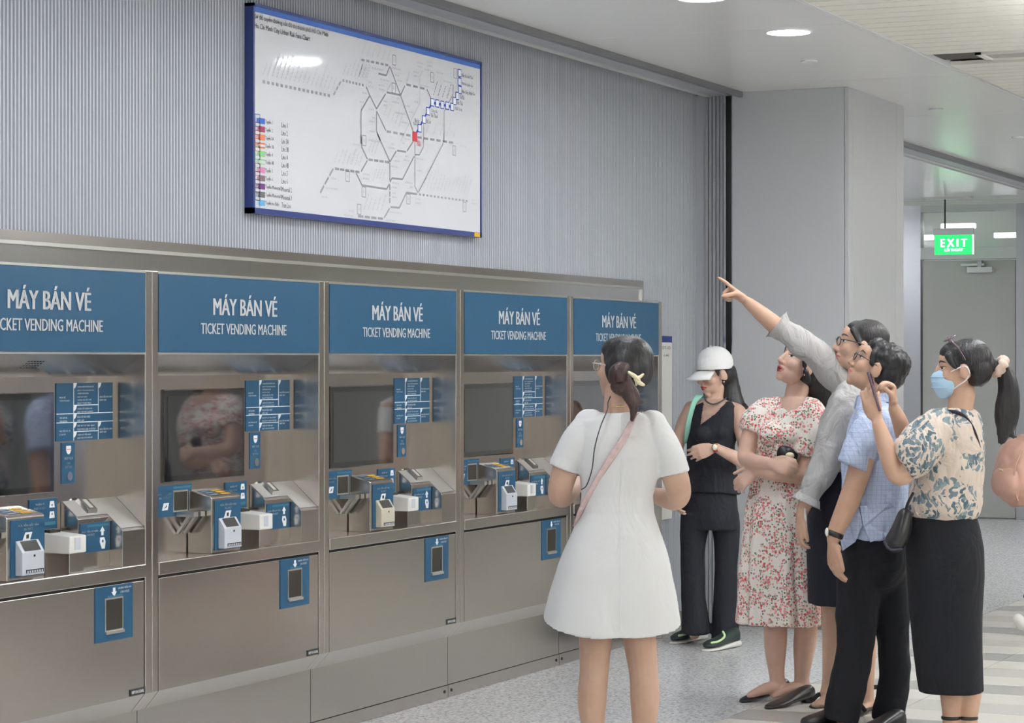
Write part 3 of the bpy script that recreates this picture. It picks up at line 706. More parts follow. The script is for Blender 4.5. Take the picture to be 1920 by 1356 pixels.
for set_, x, y_, w_ in (('A', 180, 390, 140), ('A', 440, 390, 110), ('A', 290, 535, 120), ('A', 475, 480, 60), ('A', 505, 545, 60), ('A', 760, 320, 80), ('A', 765, 370, 60), ('A', 880, 310, 80), ('A', 890, 360, 60), ('A', 710, 440, 70), ('A', 720, 490, 60),
                        ('A', 850, 410, 110), ('A', 1000, 445, 90), ('A', 1090, 555, 100), ('A', 800, 610, 100), ('A', 60, 705, 70), ('A', 140, 570, 50), ('A', 140, 620, 70), ('A', 30, 820, 60), ('A', 140, 910, 80), ('A', 325, 810, 50), ('A', 330, 860, 50),
                        ('A', 260, 605, 80), ('A', 275, 660, 70), ('A', 440, 820, 90), ('A', 500, 775, 30), ('A', 605, 870, 70), ('A', 480, 955, 130), ('A', 650, 945, 60), ('A', 720, 820, 60), ('A', 190, 1020, 30), ('A', 150, 1065, 70), ('A', 150, 1190, 70), ('A', 565, 1080, 80), ('A', 600, 1290, 70),
                        ('B', 605, 75, 120), ('B', 425, 120, 80), ('B', 860, 120, 40), ('B', 825, 160, 80), ('B', 980, 110, 40), ('B', 900, 260, 25), ('B', 880, 305, 70), ('B', 855, 370, 85), ('B', 1000, 300, 70), ('B', 1015, 255, 30), ('B', 1140, 280, 90), ('B', 1145, 415, 60), ('B', 540, 455, 75), ('B', 540, 505, 70), ('B', 870, 555, 75), ('B', 870, 605, 50), ('B', 870, 670, 50), ('B', 870, 715, 50),
                        ('B', 1020, 550, 80), ('B', 1070, 605, 40), ('B', 1130, 735, 60), ('B', 1130, 780, 65), ('B', 840, 880, 140), ('B', 800, 970, 110), ('B', 385, 870, 50), ('B', 320, 915, 115), ('B', 180, 505, 65), ('B', 120, 610, 140), ('B', 75, 710, 65), ('B', 1630, 140, 75), ('B', 1760, 745, 45), ('B', 1760, 785, 75)):
    P = MP(set_, [(x, y_), (x + w_, y_ + w_ * 0.19)]); A, Bv = Vector(P[0]), Vector(P[1]); z = (A.y + Bv.y) / 2; xx = A.x
    while xx < Bv.x - 0.004:
        s_ = random.choice((0.016, 0.022, 0.030)); m.bar((xx, z), (min(Bv.x, xx + s_ - 0.005), z), 0.0075, 'ink_light', yk); xx += s_
def tagbox(set_, x, y_):
    P = MP(set_, [(x, y_)])[0]; a, b = 0.016, 0.021
    for p, q in (((-a, -b), (a, -b)), ((a, -b), (a, b)), ((a, b), (-a, b)), ((-a, b), (-a, -b))): m.bar((P[0] + p[0], P[1] + p[1]), (P[0] + q[0], P[1] + q[1]), 0.0035, 'ink_grey', yk)
    m.bar((P[0] - 0.006, P[1]), (P[0] + 0.006, P[1]), 0.012, 'ink_light', yk)
for s_, x, y_ in (('A', 465, 290), ('A', 460, 645), ('A', 948, 510), ('A', 1242, 460), ('B', 555, 82), ('B', 368, 485), ('B', 550, 660), ('B', 498, 855), ('B', 1052, 740), ('B', 1683, 830), ('B', 1568, 195)): tagbox(s_, x, y_)
mbuild(m, 'rail_lines', face)['kind'] = 'stuff'
m = MB(); poly('A', [(1295, 450), (1300, 680), (1265, 740), (1205, 885), (950, 830), (730, 1250)], 0.012, 'ink_blue')
for x, y_ in ((1295, 455), (1295, 565), (1300, 670), (1265, 745), (1230, 810), (1200, 885), (1138, 870), (1075, 858), (1012, 842), (950, 828), (895, 940), (842, 1047), (787, 1157)):
    P = MP('A', [(x, y_)])[0]; s_ = 0.018
    m.box(P[0] - s_, P[0] + s_, yk - 0.0008, yk - 0.0004, P[1] - s_, P[1] + s_, 'ink_blue'); m.box(P[0] - s_ * .76, P[0] + s_ * .76, yk - 0.0014, yk - 0.0009, P[1] - s_ * .76, P[1] + s_ * .76, 'white_print')
mbuild(m, 'blue_line', face)
m = MB(); P = MP('A', [(727, 1262)])[0]; m.box(P[0] - .021, P[0] + .021, yk - 0.001, yk, P[1] - .021, P[1] + .021, 'ink_red'); mbuild(m, 'red_station', face)
m = MB()
P0, P1 = on_y(477, 37, YF), on_y(615, 65, YF); m.text('Sơ đồ tuyến đường sắt đô thị thành phố Hồ Chí Minh', P0[0], P1[0], P0[1], on_y(477, 23, YF)[1], yk, 'ink_dark', 0.001)
P0, P1 = on_y(477, 55, YF), on_y(581, 76, YF); m.text('Ho Chi Minh City Urban Rail Fare Chart', P0[0], P1[0], P0[1], on_y(477, 42, YF)[1], yk, 'ink_dark', 0.001)
for txt, x, y_, w_, ink in (('Bến Xe Suối Tiên', 1330, 475, 135, 'ink_dark'), ('Đại học Quốc Gia', 1330, 585, 135, 'ink_dark'), ('Khu Công Nghệ Cao', 1330, 690, 165, 'ink_dark'), ('Thủ Đức', 1300, 755, 60, 'ink_dark'), ('Bình Thái', 1260, 825, 75, 'ink_dark'), ('Phước Long', 1240, 905, 90, 'ink_dark'),
                           ('Công viên', 935, 935, 80, 'ink_dark'), ('Văn Thánh', 930, 985, 90, 'ink_dark'), ('Ba Son', 875, 1062, 55, 'ink_dark'), ('Nhà hát', 725, 1055, 60, 'ink_dark'), ('Thành phố', 705, 1095, 80, 'ink_dark'), ('Bến', 760, 1312, 35, 'ink_red'), ('Thành', 748, 1350, 55, 'ink_red')):
    P = MP('A', [(x, y_), (x + w_, y_)]); m.text(txt, P[0][0], P[1][0], P[0][1] - 0.010, P[0][1] + 0.010, yk, ink, 0.0, res=1)
mbuild(m, 'lettering', face)
m = MB()
leg = [('1', 'Tuyến 1', 'Line 1', (52, 104, 200)), ('2', 'Tuyến 2', 'Line 2', (160, 40, 84)), ('3A', 'Tuyến 3A', 'Line 3A', (230, 130, 90)), ('3B', 'Tuyến 3B', 'Line 3B', (230, 130, 90)), ('4', 'Tuyến 4', 'Line 4', (140, 214, 140)), ('4B', 'Tuyến 4B', 'Line 4B', (170, 220, 170)),
       ('5', 'Tuyến 5', 'Line 5', (226, 140, 190)), ('6', 'Tuyến 6', 'Line 6', (140, 110, 120)), ('M2', 'Tuyến Monorail 2', 'Monorail 2', (110, 50, 130)), ('M3', 'Tuyến Monorail 3', 'Monorail 3', (110, 110, 116)), ('T', 'Tuyến xe điện', 'Tram Line', (110, 184, 230))]
for i, (c_, vi, en, rgb) in enumerate(leg):
    mn = 'legend_ink_%d' % i; mat(mn, srgb(*rgb), 0.5)
    Pa = on_y(470 + 85 * .14754, 200 + (175 + 104 * i) * .14754, YF); Pb = on_y(470 + 138 * .14754, 200 + (183 + 104 * i) * .14754, YF)
    a, b = 0.0175, 0.0235
    for p, q in (((-a, -b), (a, -b)), ((a, -b), (a, b)), ((a, b), (-a, b)), ((-a, b), (-a, -b))): m.bar((Pa[0] + p[0], Pa[1] + p[1]), (Pa[0] + q[0], Pa[1] + q[1]), 0.003, mn, yk)
    m.text(c_, Pa[0] - 0.006 * len(c_), Pa[0] + 0.006 * len(c_), Pa[1] - 0.009, Pa[1] + 0.009, yk, mn, 0.0, res=1)
    if c_ in ('3B', '4B'):
        for dz in (-0.008, 0.008): m.bar((Pb[0] - .024, Pb[1] + dz), (Pb[0] + .024, Pb[1] + dz), 0.006, mn, yk)
    else: m.bar((Pb[0] - .024, Pb[1]), (Pb[0] + .024, Pb[1]), 0.022, mn, yk)
    x0_ = on_y(470 + 182 * .14754, 230, YF)[0]; x2_ = on_y(470 + 390 * .14754, 230, YF)[0]
    zl = on_y(470 + 220 * .14754, 200 + (200 + 103 * i) * .14754, YF)[1]
    w1 = 0.0082 * len(vi); w2_ = 0.0080 * len(en)
    m.text(vi, x0_, x0_ + w1, zl - 0.010, zl + 0.013, yk, 'ink_dark', 0.0, res=1)
    m.text(en, x2_, x2_ + w2_, zl - 0.010, zl + 0.010, yk, 'ink_dark', 0.0, res=1)
mbuild(m, 'legend', face)['kind'] = 'stuff'
m = MB(); m.box(xm1 - 0.085, xm1 - 0.03, YF - 0.008, YF - 0.004, zm0 + 0.001, zm0 + 0.020, 'yellow_print'); mbuild(m, 'yellow_sticker')
tag(mp, 'large white urban rail route map in a blue frame on the ribbed wall', 'map')

# ---- notice board beyond the last machine
nb = empty('notice_board', (12.40, 4.775, 0.62))
m = MB(); m.box(-0.19, 0.19, 0, 0.014, 0, 1.012, 'white_plastic'); nbp = m.build('board', nb)
m = MB(); m.box(-0.19, 0.19, -0.001, 0.0, 0.976, 1.012, 'map_frame'); m.build('header_band', nb)
m = MB(); m.text('ST-O', 0.04, 0.165, 0.938, 0.955, -0.001, 'ink_dark', 0.01); m.text('oới', 0.06, 0.14, 0.898, 0.915, -0.001, 'ink_dark', 0.01); m.build('lettering', nbp)
tag(nb, 'narrow white notice board with a blue top band past the last machine', 'notice')
# ================================================================== PEOPLE: TOOLKIT
from mathutils.bvhtree import BVHTree
V = Vector
def nrm(v): v = V(v); return v.normalized()

class SD:
    """closed solids gathered for one voxel-remeshed skin"""
    def __init__(s): s.v = []; s.f = []
    def add(s, vs, fs):
        o = len(s.v); s.v += [tuple(v) for v in vs]; s.f += [tuple(o + k for k in f) for f in fs]; return s
    def rings(s, rings):
        n = len(rings[0]); vs = [p for r in rings for p in r]; fs = []
        for k in range(len(rings) - 1):
            for i in range(n): fs.append((k * n + i, k * n + (i + 1) % n, (k + 1) * n + (i + 1) % n, (k + 1) * n + i))
        fs.append(tuple(range(n - 1, -1, -1))); b = (len(rings) - 1) * n; fs.append(tuple(b + i for i in range(n)))
        return s.add(vs, fs)
    def ell(s, c, r, R=None, seg=20, rg=12):
        c = V(c); rr = (r, r, r) if not hasattr(r, '__len__') else r
        rings = []
        for k in range(1, rg):
            a = math.pi * k / rg
            ring = []
            for i in range(seg):
                b = 2 * math.pi * i / seg
                p = V((rr[0] * math.sin(a) * math.cos(b), rr[1] * math.sin(a) * math.sin(b), -rr[2] * math.cos(a)))
                ring.append(c + (R @ p if R else p))
            rings.append(ring)
        return s.rings(rings)
    def tube(s, pts, rad, ref=(0, 0, 1), seg=16, sub=5, round_=True):
        """smooth tube through pts; radii r or (along ref, across)"""
        P = [V(p) for p in pts]; Rr = [(r, r) if not hasattr(r, '__len__') else r for r in rad]
        C = []; Q = []
        n = len(P)
        def cr(a, b, c, d, t): return 0.5 * ((2 * b) + (c - a) * t + (2 * a - 5 * b + 4 * c - d) * t * t + (3 * b - a - 3 * c + d) * t ** 3)
        for k in range(n - 1):
            p0, p1, p2, p3 = P[max(0, k - 1)], P[k], P[k + 1], P[min(n - 1, k + 2)]
            q0, q1, q2, q3 = Rr[max(0, k - 1)], Rr[k], Rr[k + 1], Rr[min(n - 1, k + 2)]
            for j in range(sub):
                t = j / sub
                C.append(V([cr(p0[i], p1[i], p2[i], p3[i], t) for i in range(3)]))
                Q.append([max(0.001, cr(q0[i], q1[i], q2[i], q3[i], t)) for i in range(2)])
        C.append(P[-1]); Q.append(list(Rr[-1]))
        ref = V(ref); rings = []; A = None
        for k, c in enumerate(C):
            T = (C[min(k + 1, len(C) - 1)] - C[max(0, k - 1)]).normalized()
            a = (A if A is not None and abs(ref.dot(T)) > 0.97 else ref)
            a = a - T * a.dot(T)
            if a.length < 1e-4: a = T.orthogonal()
            A = a.normalized(); B = T.cross(A)
            ring = lambda cc, f: [cc + A * Q[k][0] * f * math.cos(2 * math.pi * i / seg) + B * Q[k][1] * f * math.sin(2 * math.pi * i / seg) for i in range(seg)]
            m = min(Q[k])
            if round_ and k == 0: rings.append(ring(c - T * m * 0.8, 0.35)); rings.append(ring(c - T * m * 0.5, 0.78))
            rings.append(ring(c, 1.0))
            if round_ and k == len(C) - 1: rings.append(ring(c + T * m * 0.5, 0.78)); rings.append(ring(c + T * m * 0.8, 0.35))
        return s.rings(rings)
    def loft(s, rows, f, seg=40, ex=2.3, wave=None):
        """rows of (centre, half width along side, half depth along front, tilt); f is the horizontal front direction"""
        f = nrm((f[0], f[1], 0)); sd = V((f.y, -f.x, 0)); R = []
        for k, row in enumerate(rows):
            c, a, b = V(row[0]), row[1], row[2]; tl = row[3] if len(row) > 3 else 0.0; ring = []
            for i in range(seg):
                t = 2 * math.pi * i / seg; ca, sa = math.cos(t), math.sin(t)
                u = math.copysign(abs(ca) ** (2 / ex), ca); w_ = math.copysign(abs(sa) ** (2 / ex), sa)
                g = 1.0 + (wave(k / (len(rows) - 1), t) if wave else 0.0)
                ring.append(c + sd * a * u * g + f * b * w_ * g + V((0, 0, tl * w_)))
            R.append(ring)
        return s.rings(R)

def remesh(solid, name, material, parent, voxel=0.005, smooth=2, disp=None, tone=None, sfac=0.5):
    me = bpy.data.meshes.new(name); me.from_pydata(solid.v, [], solid.f)
    bm = bmesh.new(); bm.from_mesh(me); bmesh.ops.recalc_face_normals(bm, faces=bm.faces); bm.to_mesh(me); bm.free()
    ob = bpy.data.objects.new(name, me); COL.objects.link(ob)
    md = ob.modifiers.new('r', 'REMESH'); md.mode = 'VOXEL'; md.voxel_size = voxel; md.use_smooth_shade = True
    if smooth: sm = ob.modifiers.new('s', 'SMOOTH'); sm.factor = sfac; sm.iterations = smooth
    dg = bpy.context.evaluated_depsgraph_get()
    out = bpy.data.meshes.new_from_object(ob.evaluated_get(dg))
    bpy.data.objects.remove(ob); bpy.data.meshes.remove(me)
    out.name = name
    if disp:
        for v, nn in zip(out.vertices, [n.vector.copy() for n in out.vertex_normals]): v.co += nn * disp(v.co)
    if tone is not None:
        at = out.color_attributes.new('tone', 'FLOAT_COLOR', 'POINT')
        if callable(tone): vals = [c for v in out.vertices for c in tone(v.co)]
        else: vals = list(tone) * len(out.vertices)
        at.data.foreach_set('color', vals)
    out.materials.clear(); out.materials.append(MATS[material])
    out.polygons.foreach_set('use_smooth', [True] * len(out.polygons))
    o = bpy.data.objects.new(name, out); COL.objects.link(o); o.parent = parent
    return o

def plain(solid, name, material, parent, smooth=True):
    me = bpy.data.meshes.new(name); me.from_pydata(solid.v, [], solid.f)
    bm = bmesh.new(); bm.from_mesh(me); bmesh.ops.recalc_face_normals(bm, faces=bm.faces); bm.to_mesh(me); bm.free()
    me.materials.append(MATS[material]); me.polygons.foreach_set('use_smooth', [smooth] * len(me.polygons))
    o = bpy.data.objects.new(name, me); COL.objects.link(o); o.parent = parent
    return o

class Head:
    """frame of a head: x to the person's left-right side, y out of the face, z up; heights in metres"""
    def __init__(h, c, f, up=(0, 0, 1), k=1.0):
        h.c = V(c); y = nrm(f); z = V(up) - y * V(up).dot(y); z.normalize(); x = y.cross(z)
        h.R = Matrix((x, y, z)).transposed(); h.k = k
    def p(h, x, y, z): return h.c + h.R @ (V((x, y, z)) * h.k)
    def inv(h, co): return (h.R.transposed() @ (V(co) - h.c)) / h.k
    def ell(h, S, c, r, tilt=None):
        R = h.R if tilt is None else h.R @ tilt
        S.ell(h.p(*c), [a * h.k for a in r], R)
    def skull(h, S, jaw=1.0, nose=1.0):
        e = h.ell
        e(S, (0, -.018, .030), (.071, .090, .079)); e(S, (0, .022, -.012), (.060, .062, .080)); e(S, (0, .046, .034), (.054, .038, .046))
        e(S, (0, .030, -.062), (.047 * jaw, .050, .044)); e(S, (0, .066, -.093), (.019 * jaw, .017, .016)); e(S, (0, .058, -.066), (.030, .030, .032))
        for s_ in (-1, 1):
            e(S, (s_ * .036, .050, -.024), (.024, .027, .026)); e(S, (s_ * .011, .090, -.033), (.009, .009, .007))
            e(S, (s_ * .075, -.010, -.012), (.008, .020, .032), Matrix.Rotation(-0.25, 3, 'X')); e(S, (s_ * .070, .002, -.020), (.008, .010, .016))
        S.tube([h.p(0, .080, .020), h.p(0, .090, 0.0), h.p(0, .100 * nose, -.024)], [.008 * h.k, .009 * h.k, .0115 * h.k]); e(S, (0, .100 * nose, -.027), (.012, .012, .010))
        e(S, (0, .083, -.052), (.021, .011, .006)); e(S, (0, .081, -.064), (.018, .011, .007))
    def decal(h, bvh, poly, mat_, name, parent, off=0.0012, flip=False):
        """flat feature (brow, eye, lips) laid on the face: poly in face x,z"""
        n = len(poly); cx = sum(p[0] for p in poly) / n; cz = sum(p[1] for p in poly) / n
        vs = []; fs = []
        levels = [0.0, 0.5, 1.0]
        F = h.R @ V((0, 1, 0)); ok = True
        def cast(x, z):
            o = h.p(x, .128, z); loc, nn, i, d = bvh.ray_cast(o, -F)
            return (loc + nn * off) if loc is not None else h.p(x, .07, z)
        vs.append(cast(cx, cz))
        for l in levels[1:]:
            for p in poly: vs.append(cast(cx + (p[0] - cx) * l, cz + (p[1] - cz) * l))
        for i in range(n):
            fs.append((0, 1 + i, 1 + (i + 1) % n)); fs.append((1 + i, 1 + n + i, 1 + n + (i + 1) % n, 1 + (i + 1) % n))
        S = SD(); S.add(vs, fs); return plain(S, name, mat_, parent)
    def features(h, body, parent, lips='lip_pink', brows=True, eyes=True, mouth=True, lid=0.55, openm=0.0):
        me = body.data
        bvh = BVHTree.FromPolygons([v.co for v in me.vertices], [p.vertices for p in me.polygons])
        E = lambda cx, cz, a, b, n=14, sk=0.0: [(cx + a * math.cos(2 * math.pi * i / n), cz + b * math.sin(2 * math.pi * i / n) + sk * math.cos(2 * math.pi * i / n)) for i in range(n)]
        for s_ in (-1, 1):
            if eyes:
                h.decal(bvh, E(s_ * .031, .008, .0135, .0042, 14, s_ * .0012), 'eye_white', 'eye', parent)
                h.decal(bvh, E(s_ * .031, .008, .0050, .0042), 'eye_dark', 'iris', parent, 0.0022)
                h.decal(bvh, [(s_ * .0165, .009), (s_ * .024, .0122), (s_ * .036, .0126), (s_ * .046, .0105), (s_ * .047, .0120), (s_ * .036, .0152), (s_ * .024, .0146), (s_ * .0155, .0105)], 'lash', 'eyelash', parent, 0.0024)
            if brows: h.decal(bvh, [(s_ * .015, .026), (s_ * .030, .033), (s_ * .047, .030), (s_ * .051, .027), (s_ * .046, .0345), (s_ * .030, .0385), (s_ * .015, .0325)], 'brow', 'eyebrow', parent, 0.0015)
        if mouth:
            h.decal(bvh, [(-.025, -.0585), (-.012, -.0510), (-.004, -.0490), (0, -.0505), (.004, -.0490), (.012, -.0510), (.025, -.0585), (.014, -.0600 + openm), (0, -.0595 + openm), (-.014, -.0600 + openm)], lips, 'upper_lip', parent)
            h.decal(bvh, [(-.024, -.0590), (-.012, -.0605 - openm), (0, -.0602 - openm), (.012, -.0605 - openm), (.024, -.0590), (.015, -.0685 - openm), (0, -.0715 - openm), (-.015, -.0685 - openm)], lips, 'lower_lip', parent)
            if openm: h.decal(bvh, E(0, -.0600, .016, openm + .001), 'mouth_dark', 'mouth', parent, 0.0008)

def hand(S, wrist, d, n, thumb, curls, k=1.0, th=(0.75, 0.65, 0.15), th2=(0.30, 0.92, 0.25), spread=1.0, thl=1.0):
    """palm and five fingers: d towards the fingers, n out of the palm, thumb = side of the thumb"""
    W = V(wrist); d = nrm(d); n = V(n); n = (n - d * n.dot(d)).normalized(); t = V(thumb); t = t - d * t.dot(d); t = (t - n * t.dot(n)).normalized()
    S.tube([W - d * .012 * k, W + d * .02 * k, W + d * .055 * k, W + d * .086 * k], [(.022 * k, .017 * k), (.026 * k, .017 * k), (.036 * k, .0145 * k), (.037 * k, .0115 * k)], ref=t)
    S.ell(W + d * .030 * k + t * .020 * k + n * .006 * k, .017 * k)
    for q, (bt, bd, ln, r) in enumerate(((.0285, .084, .068, .0085), (.0098, .089, .076, .0087), (-.0095, .086, .071, .0083), (-.0275, .078, .056, .0074))):
        p = W + d * bd * k + t * bt * k; pts = [p - d * .012 * k, p]; a = 0.0
        sp = (.10, .02, -.06, -.14)[q] * spread
        for seg, c in zip((.46, .31, .25), curls[q]):
            a += math.radians(c)
            dr = (d * math.cos(a) + n * math.sin(a) + t * sp * max(0.2, math.cos(a))).normalized()
            p = p + dr * ln * seg * k; pts.append(p)
        S.tube(pts, [r * k, r * k * 1.02, r * k * .98, r * k * .9, r * k * .78], ref=t, seg=12)
    p0 = W + d * .026 * k + t * .022 * k
    v1 = (t * th[0] + d * th[1] + n * th[2]).normalized(); v2 = (t * th2[0] + d * th2[1] + n * th2[2]).normalized()
    p1 = p0 + v1 * .036 * k * thl; p2 = p1 + v2 * .030 * k * thl; p3 = p2 + v2 * .024 * k * thl
    S.tube([p0, p1, p2, p3], [.0125 * k, .0105 * k, .0098 * k, .008 * k], ref=n, seg=12)
    return W

def person(px, d, label, floor_px=None):
    """Empty on the floor at the given view column and distance; local x = right, y = away, z = up"""
    r = (px - 960) / FPX * d
    e = empty('person', (d * CT + r * ST, d * ST - r * CT, 0), TH - math.pi / 2)
    tag(e, label, 'person')
    x0 = r
    def L(qx, qy, dy=0.0):
        dd = d + dy
        return V(((qx - 960) / FPX * dd - x0, dy, EYE - (qy - HOR) / FPX * dd))
    def Q(co):
        dd = d + co[1]
        return 960 + (co[0] + x0) / dd * FPX, HOR - (co[2] - EYE) / dd * FPX
    L.q = Q
    return e, L
def inside(poly, x, y):
    r = False; n = len(poly)
    for i in range(n):
        (x1, y1), (x2, y2) = poly[i], poly[i - 1]
        if (y1 > y) != (y2 > y) and x < (x2 - x1) * (y - y1) / (y2 - y1) + x1: r = not r
    return r
def neck_cut(ob, Q, poly):
    """opens the front of a garment where its neckline runs, so that the body shows"""
    bm = bmesh.new(); bm.from_mesh(ob.data)
    kill = [f for f in bm.faces if f.normal.y < 0.35 and inside(poly, *Q(f.calc_center_median()))]
    bmesh.ops.delete(bm, geom=kill, context='FACES'); bm.to_mesh(ob.data); bm.free()

def ribbon(pts, wdir, width, thick, name, material, parent, sub=4):
    S = SD(); S.tube(pts, [(width / 2, thick / 2)] * len(pts), ref=wdir, seg=8, sub=sub, round_=False)
    return plain(S, name, material, parent)

def glasses(h, parent, m='glasses_frame', up=0.0, fwd=0.0, lens='lens_clear', w=.032):
    S = SD()
    for s_ in (-1, 1):
        pts = [h.p(s_ * .034 + .024 * math.cos(a) , .098 + fwd - .012 * abs(math.cos(a) * .5 + .5 * s_) * (1 if True else 0), .004 + up + .018 * math.sin(a)) for a in [2 * math.pi * i / 12 for i in range(13)]]
        S.tube(pts, [.0022] * 13, ref=h.R @ V((0, 1, 0)), seg=6, sub=2)
        S.tube([h.p(s_ * .060, .090 + fwd, .012 + up), h.p(s_ * .078, .060 + fwd, .012 + up), h.p(s_ * .080, .0 + fwd, .006 + up), h.p(s_ * .078, -.02 + fwd, -.002 + up)], [.002, .002, .002, .002], seg=6)
    S.tube([h.p(-.012, .099 + fwd, .009 + up), h.p(0, .103 + fwd, .011 + up), h.p(.012, .099 + fwd, .009 + up)], [.002] * 3, seg=6)
    o = plain(S, 'glasses', m, parent)
    L_ = SD()
    for s_ in (-1, 1):
        ring = [h.p(s_ * .034 + .023 * math.cos(a), .096 + fwd - .006 * abs(math.cos(a) * .5 + .5 * s_), .004 + up + .017 * math.sin(a)) for a in [2 * math.pi * i / 14 for i in range(14)]]
        ring2 = [q + h.R @ V((0, .0012, 0)) for q in ring]
        L_.rings([ring, ring2])
    plain(L_, 'lens', lens, o)
    return o

# ---- cloth, skin and hair materials
def skin_mat():
    m = mat('skin', srgb(214, 170, 140), 0.48, spec=0.35)
    nt = m.node_tree; b = nt.nodes['Principled BSDF']
    a = nt.nodes.new('ShaderNodeAttribute'); a.attribute_name = 'tone'
    n = nt.nodes.new('ShaderNodeTexNoise'); n.inputs['Scale'].default_value = 14
    mx = nt.nodes.new('ShaderNodeMix'); mx.data_type = 'RGBA'; mx.blend_type = 'MULTIPLY'; mx.inputs['Factor'].default_value = 1.0
    cr = nt.nodes.new('ShaderNodeValToRGB'); cr.color_ramp.elements[0].position = .3; cr.color_ramp.elements[0].color = (.90, .86, .84, 1); cr.color_ramp.elements[1].position = .7; cr.color_ramp.elements[1].color = (1, 1, 1, 1)
    tc = nt.nodes.new('ShaderNodeTexCoord'); nt.links.new(tc.outputs['Object'], n.inputs['Vector'])
    nt.links.new(n.outputs['Fac'], cr.inputs[0]); nt.links.new(a.outputs['Color'], mx.inputs['A']); nt.links.new(cr.outputs[0], mx.inputs['B'])
    nt.links.new(mx.outputs['Result'], b.inputs['Base Color'])
    b.inputs['Subsurface Weight'].default_value = 0.12; b.inputs['Subsurface Radius'].default_value = (0.012, 0.005, 0.003); b.inputs['Subsurface Scale'].default_value = 1.0
skin_mat()
def hair_mat(name, c, c2, rough=0.42):
    m = mat(name, c, rough, spec=0.5)
    nt = m.node_tree; b = nt.nodes['Principled BSDF']
    tc = nt.nodes.new('ShaderNodeTexCoord'); mp_ = nt.nodes.new('ShaderNodeMapping'); mp_.inputs['Scale'].default_value = (110, 110, 9)
    n = nt.nodes.new('ShaderNodeTexNoise'); n.inputs['Scale'].default_value = 1.4; n.inputs['Detail'].default_value = 3
    nt.links.new(tc.outputs['Object'], mp_.inputs[0]); nt.links.new(mp_.outputs[0], n.inputs['Vector'])
    cr = nt.nodes.new('ShaderNodeValToRGB'); cr.color_ramp.elements[0].position = .35; cr.color_ramp.elements[0].color = c; cr.color_ramp.elements[1].position = .75; cr.color_ramp.elements[1].color = c2
    nt.links.new(n.outputs['Fac'], cr.inputs[0]); nt.links.new(cr.outputs[0], b.inputs['Base Color'])
    bp = nt.nodes.new('ShaderNodeBump'); bp.inputs['Strength'].default_value = 0.6; bp.inputs['Distance'].default_value = 0.004
    nt.links.new(n.outputs['Fac'], bp.inputs['Height']); nt.links.new(bp.outputs[0], b.inputs['Normal'])
hair_mat('hair_black', srgb(18, 17, 20), srgb(36, 33, 37)); hair_mat('hair_brown', srgb(44, 28, 27), srgb(78, 52, 47)); hair_mat('hair_dark', srgb(24, 21, 23), srgb(46, 41, 42))
mat('lip_pink', srgb(196, 104, 104), 0.35); mat('lip_red', srgb(184, 60, 66), 0.32); mat('mouth_dark', srgb(84, 34, 36), 0.6)
mat('eye_white', srgb(226, 220, 214), 0.3); mat('eye_dark', srgb(36, 26, 24), 0.2); mat('lash', srgb(44, 34, 34), 0.6); mat('brow', srgb(78, 62, 56), 0.7)
def cloth(name, rgb, rough=0.85, bump=0.25, bscale=420, wrinkle=0.0, wscale=9.0, wst=(1, 1, 0.55), **k):
    m = mat(name, srgb(*rgb), rough, spec=0.25, bump=bump, bscale=bscale, **k)
    if wrinkle:
        nt = m.node_tree; b = nt.nodes['Principled BSDF']
        tc = nt.nodes.new('ShaderNodeTexCoord'); mp_ = nt.nodes.new('ShaderNodeMapping'); mp_.inputs['Scale'].default_value = wst; mp_.inputs['Rotation'].default_value = (0.2, 0.35, 0.1)
        n = nt.nodes.new('ShaderNodeTexNoise'); n.inputs['Scale'].default_value = wscale; n.inputs['Detail'].default_value = 3; n.inputs['Distortion'].default_value = 1.4
        nt.links.new(tc.outputs['Object'], mp_.inputs[0]); nt.links.new(mp_.outputs[0], n.inputs['Vector'])
        bp = nt.nodes.new('ShaderNodeBump'); bp.inputs['Strength'].default_value = wrinkle; bp.inputs['Distance'].default_value = 0.05
        old = b.inputs['Normal'].links[0].from_node
        nt.links.new(n.outputs['Fac'], bp.inputs['Height']); nt.links.new(bp.outputs[0], old.inputs['Normal'])
    return m
cloth('cloth_white', (220, 220, 220), wrinkle=.22, wscale=6); cloth('cloth_charcoal', (42, 43, 50), wrinkle=.35); cloth('cloth_black', (32, 33, 38), wrinkle=.35, wscale=7); cloth('cloth_navy', (38, 39, 50), wrinkle=.25); cloth('cloth_grey', (182, 180, 178), wrinkle=.7, wscale=11); cloth('cap_white', (238, 238, 236))
cloth('strap_pink', (206, 182, 182), var=0.3, vscale=60); cloth('mint', (150, 206, 186)); mat('leather_black', srgb(34, 33, 36), 0.32); mat('leather_navy', srgb(48, 44, 62), 0.4)
mat('gold', srgb(222, 200, 150), 0.25, 1.0); mat('clip_cream', srgb(226, 214, 182), 0.3, 0.3); mat('wire', srgb(70, 70, 76), 0.5); mat('glasses_frame', srgb(52, 46, 48), 0.3); mat('glasses_clear', srgb(206, 200, 190), 0.2, alpha=0.8)
mat('lens_clear', srgb(220, 225, 228), 0.04, alpha=0.16, spec=0.8); mat('lens_tint', srgb(150, 130, 150), 0.05, alpha=0.45, spec=0.9)
mat('watch_red', srgb(170, 44, 54), 0.4); mat('watch_face', srgb(230, 228, 220), 0.25); mat('mask_blue', srgb(176, 210, 236), 0.7, bump=0.1); mat('mask_white', srgb(236, 238, 240), 0.7)
mat('phone_back', srgb(120, 98, 112), 0.2, 0.4); mat('phone_glass', srgb(26, 24, 32), 0.08); mat('phone_white', srgb(226, 224, 216), 0.3); mat('scrunchie', srgb(206, 182, 166), 0.8, var=0.35, vscale=45)
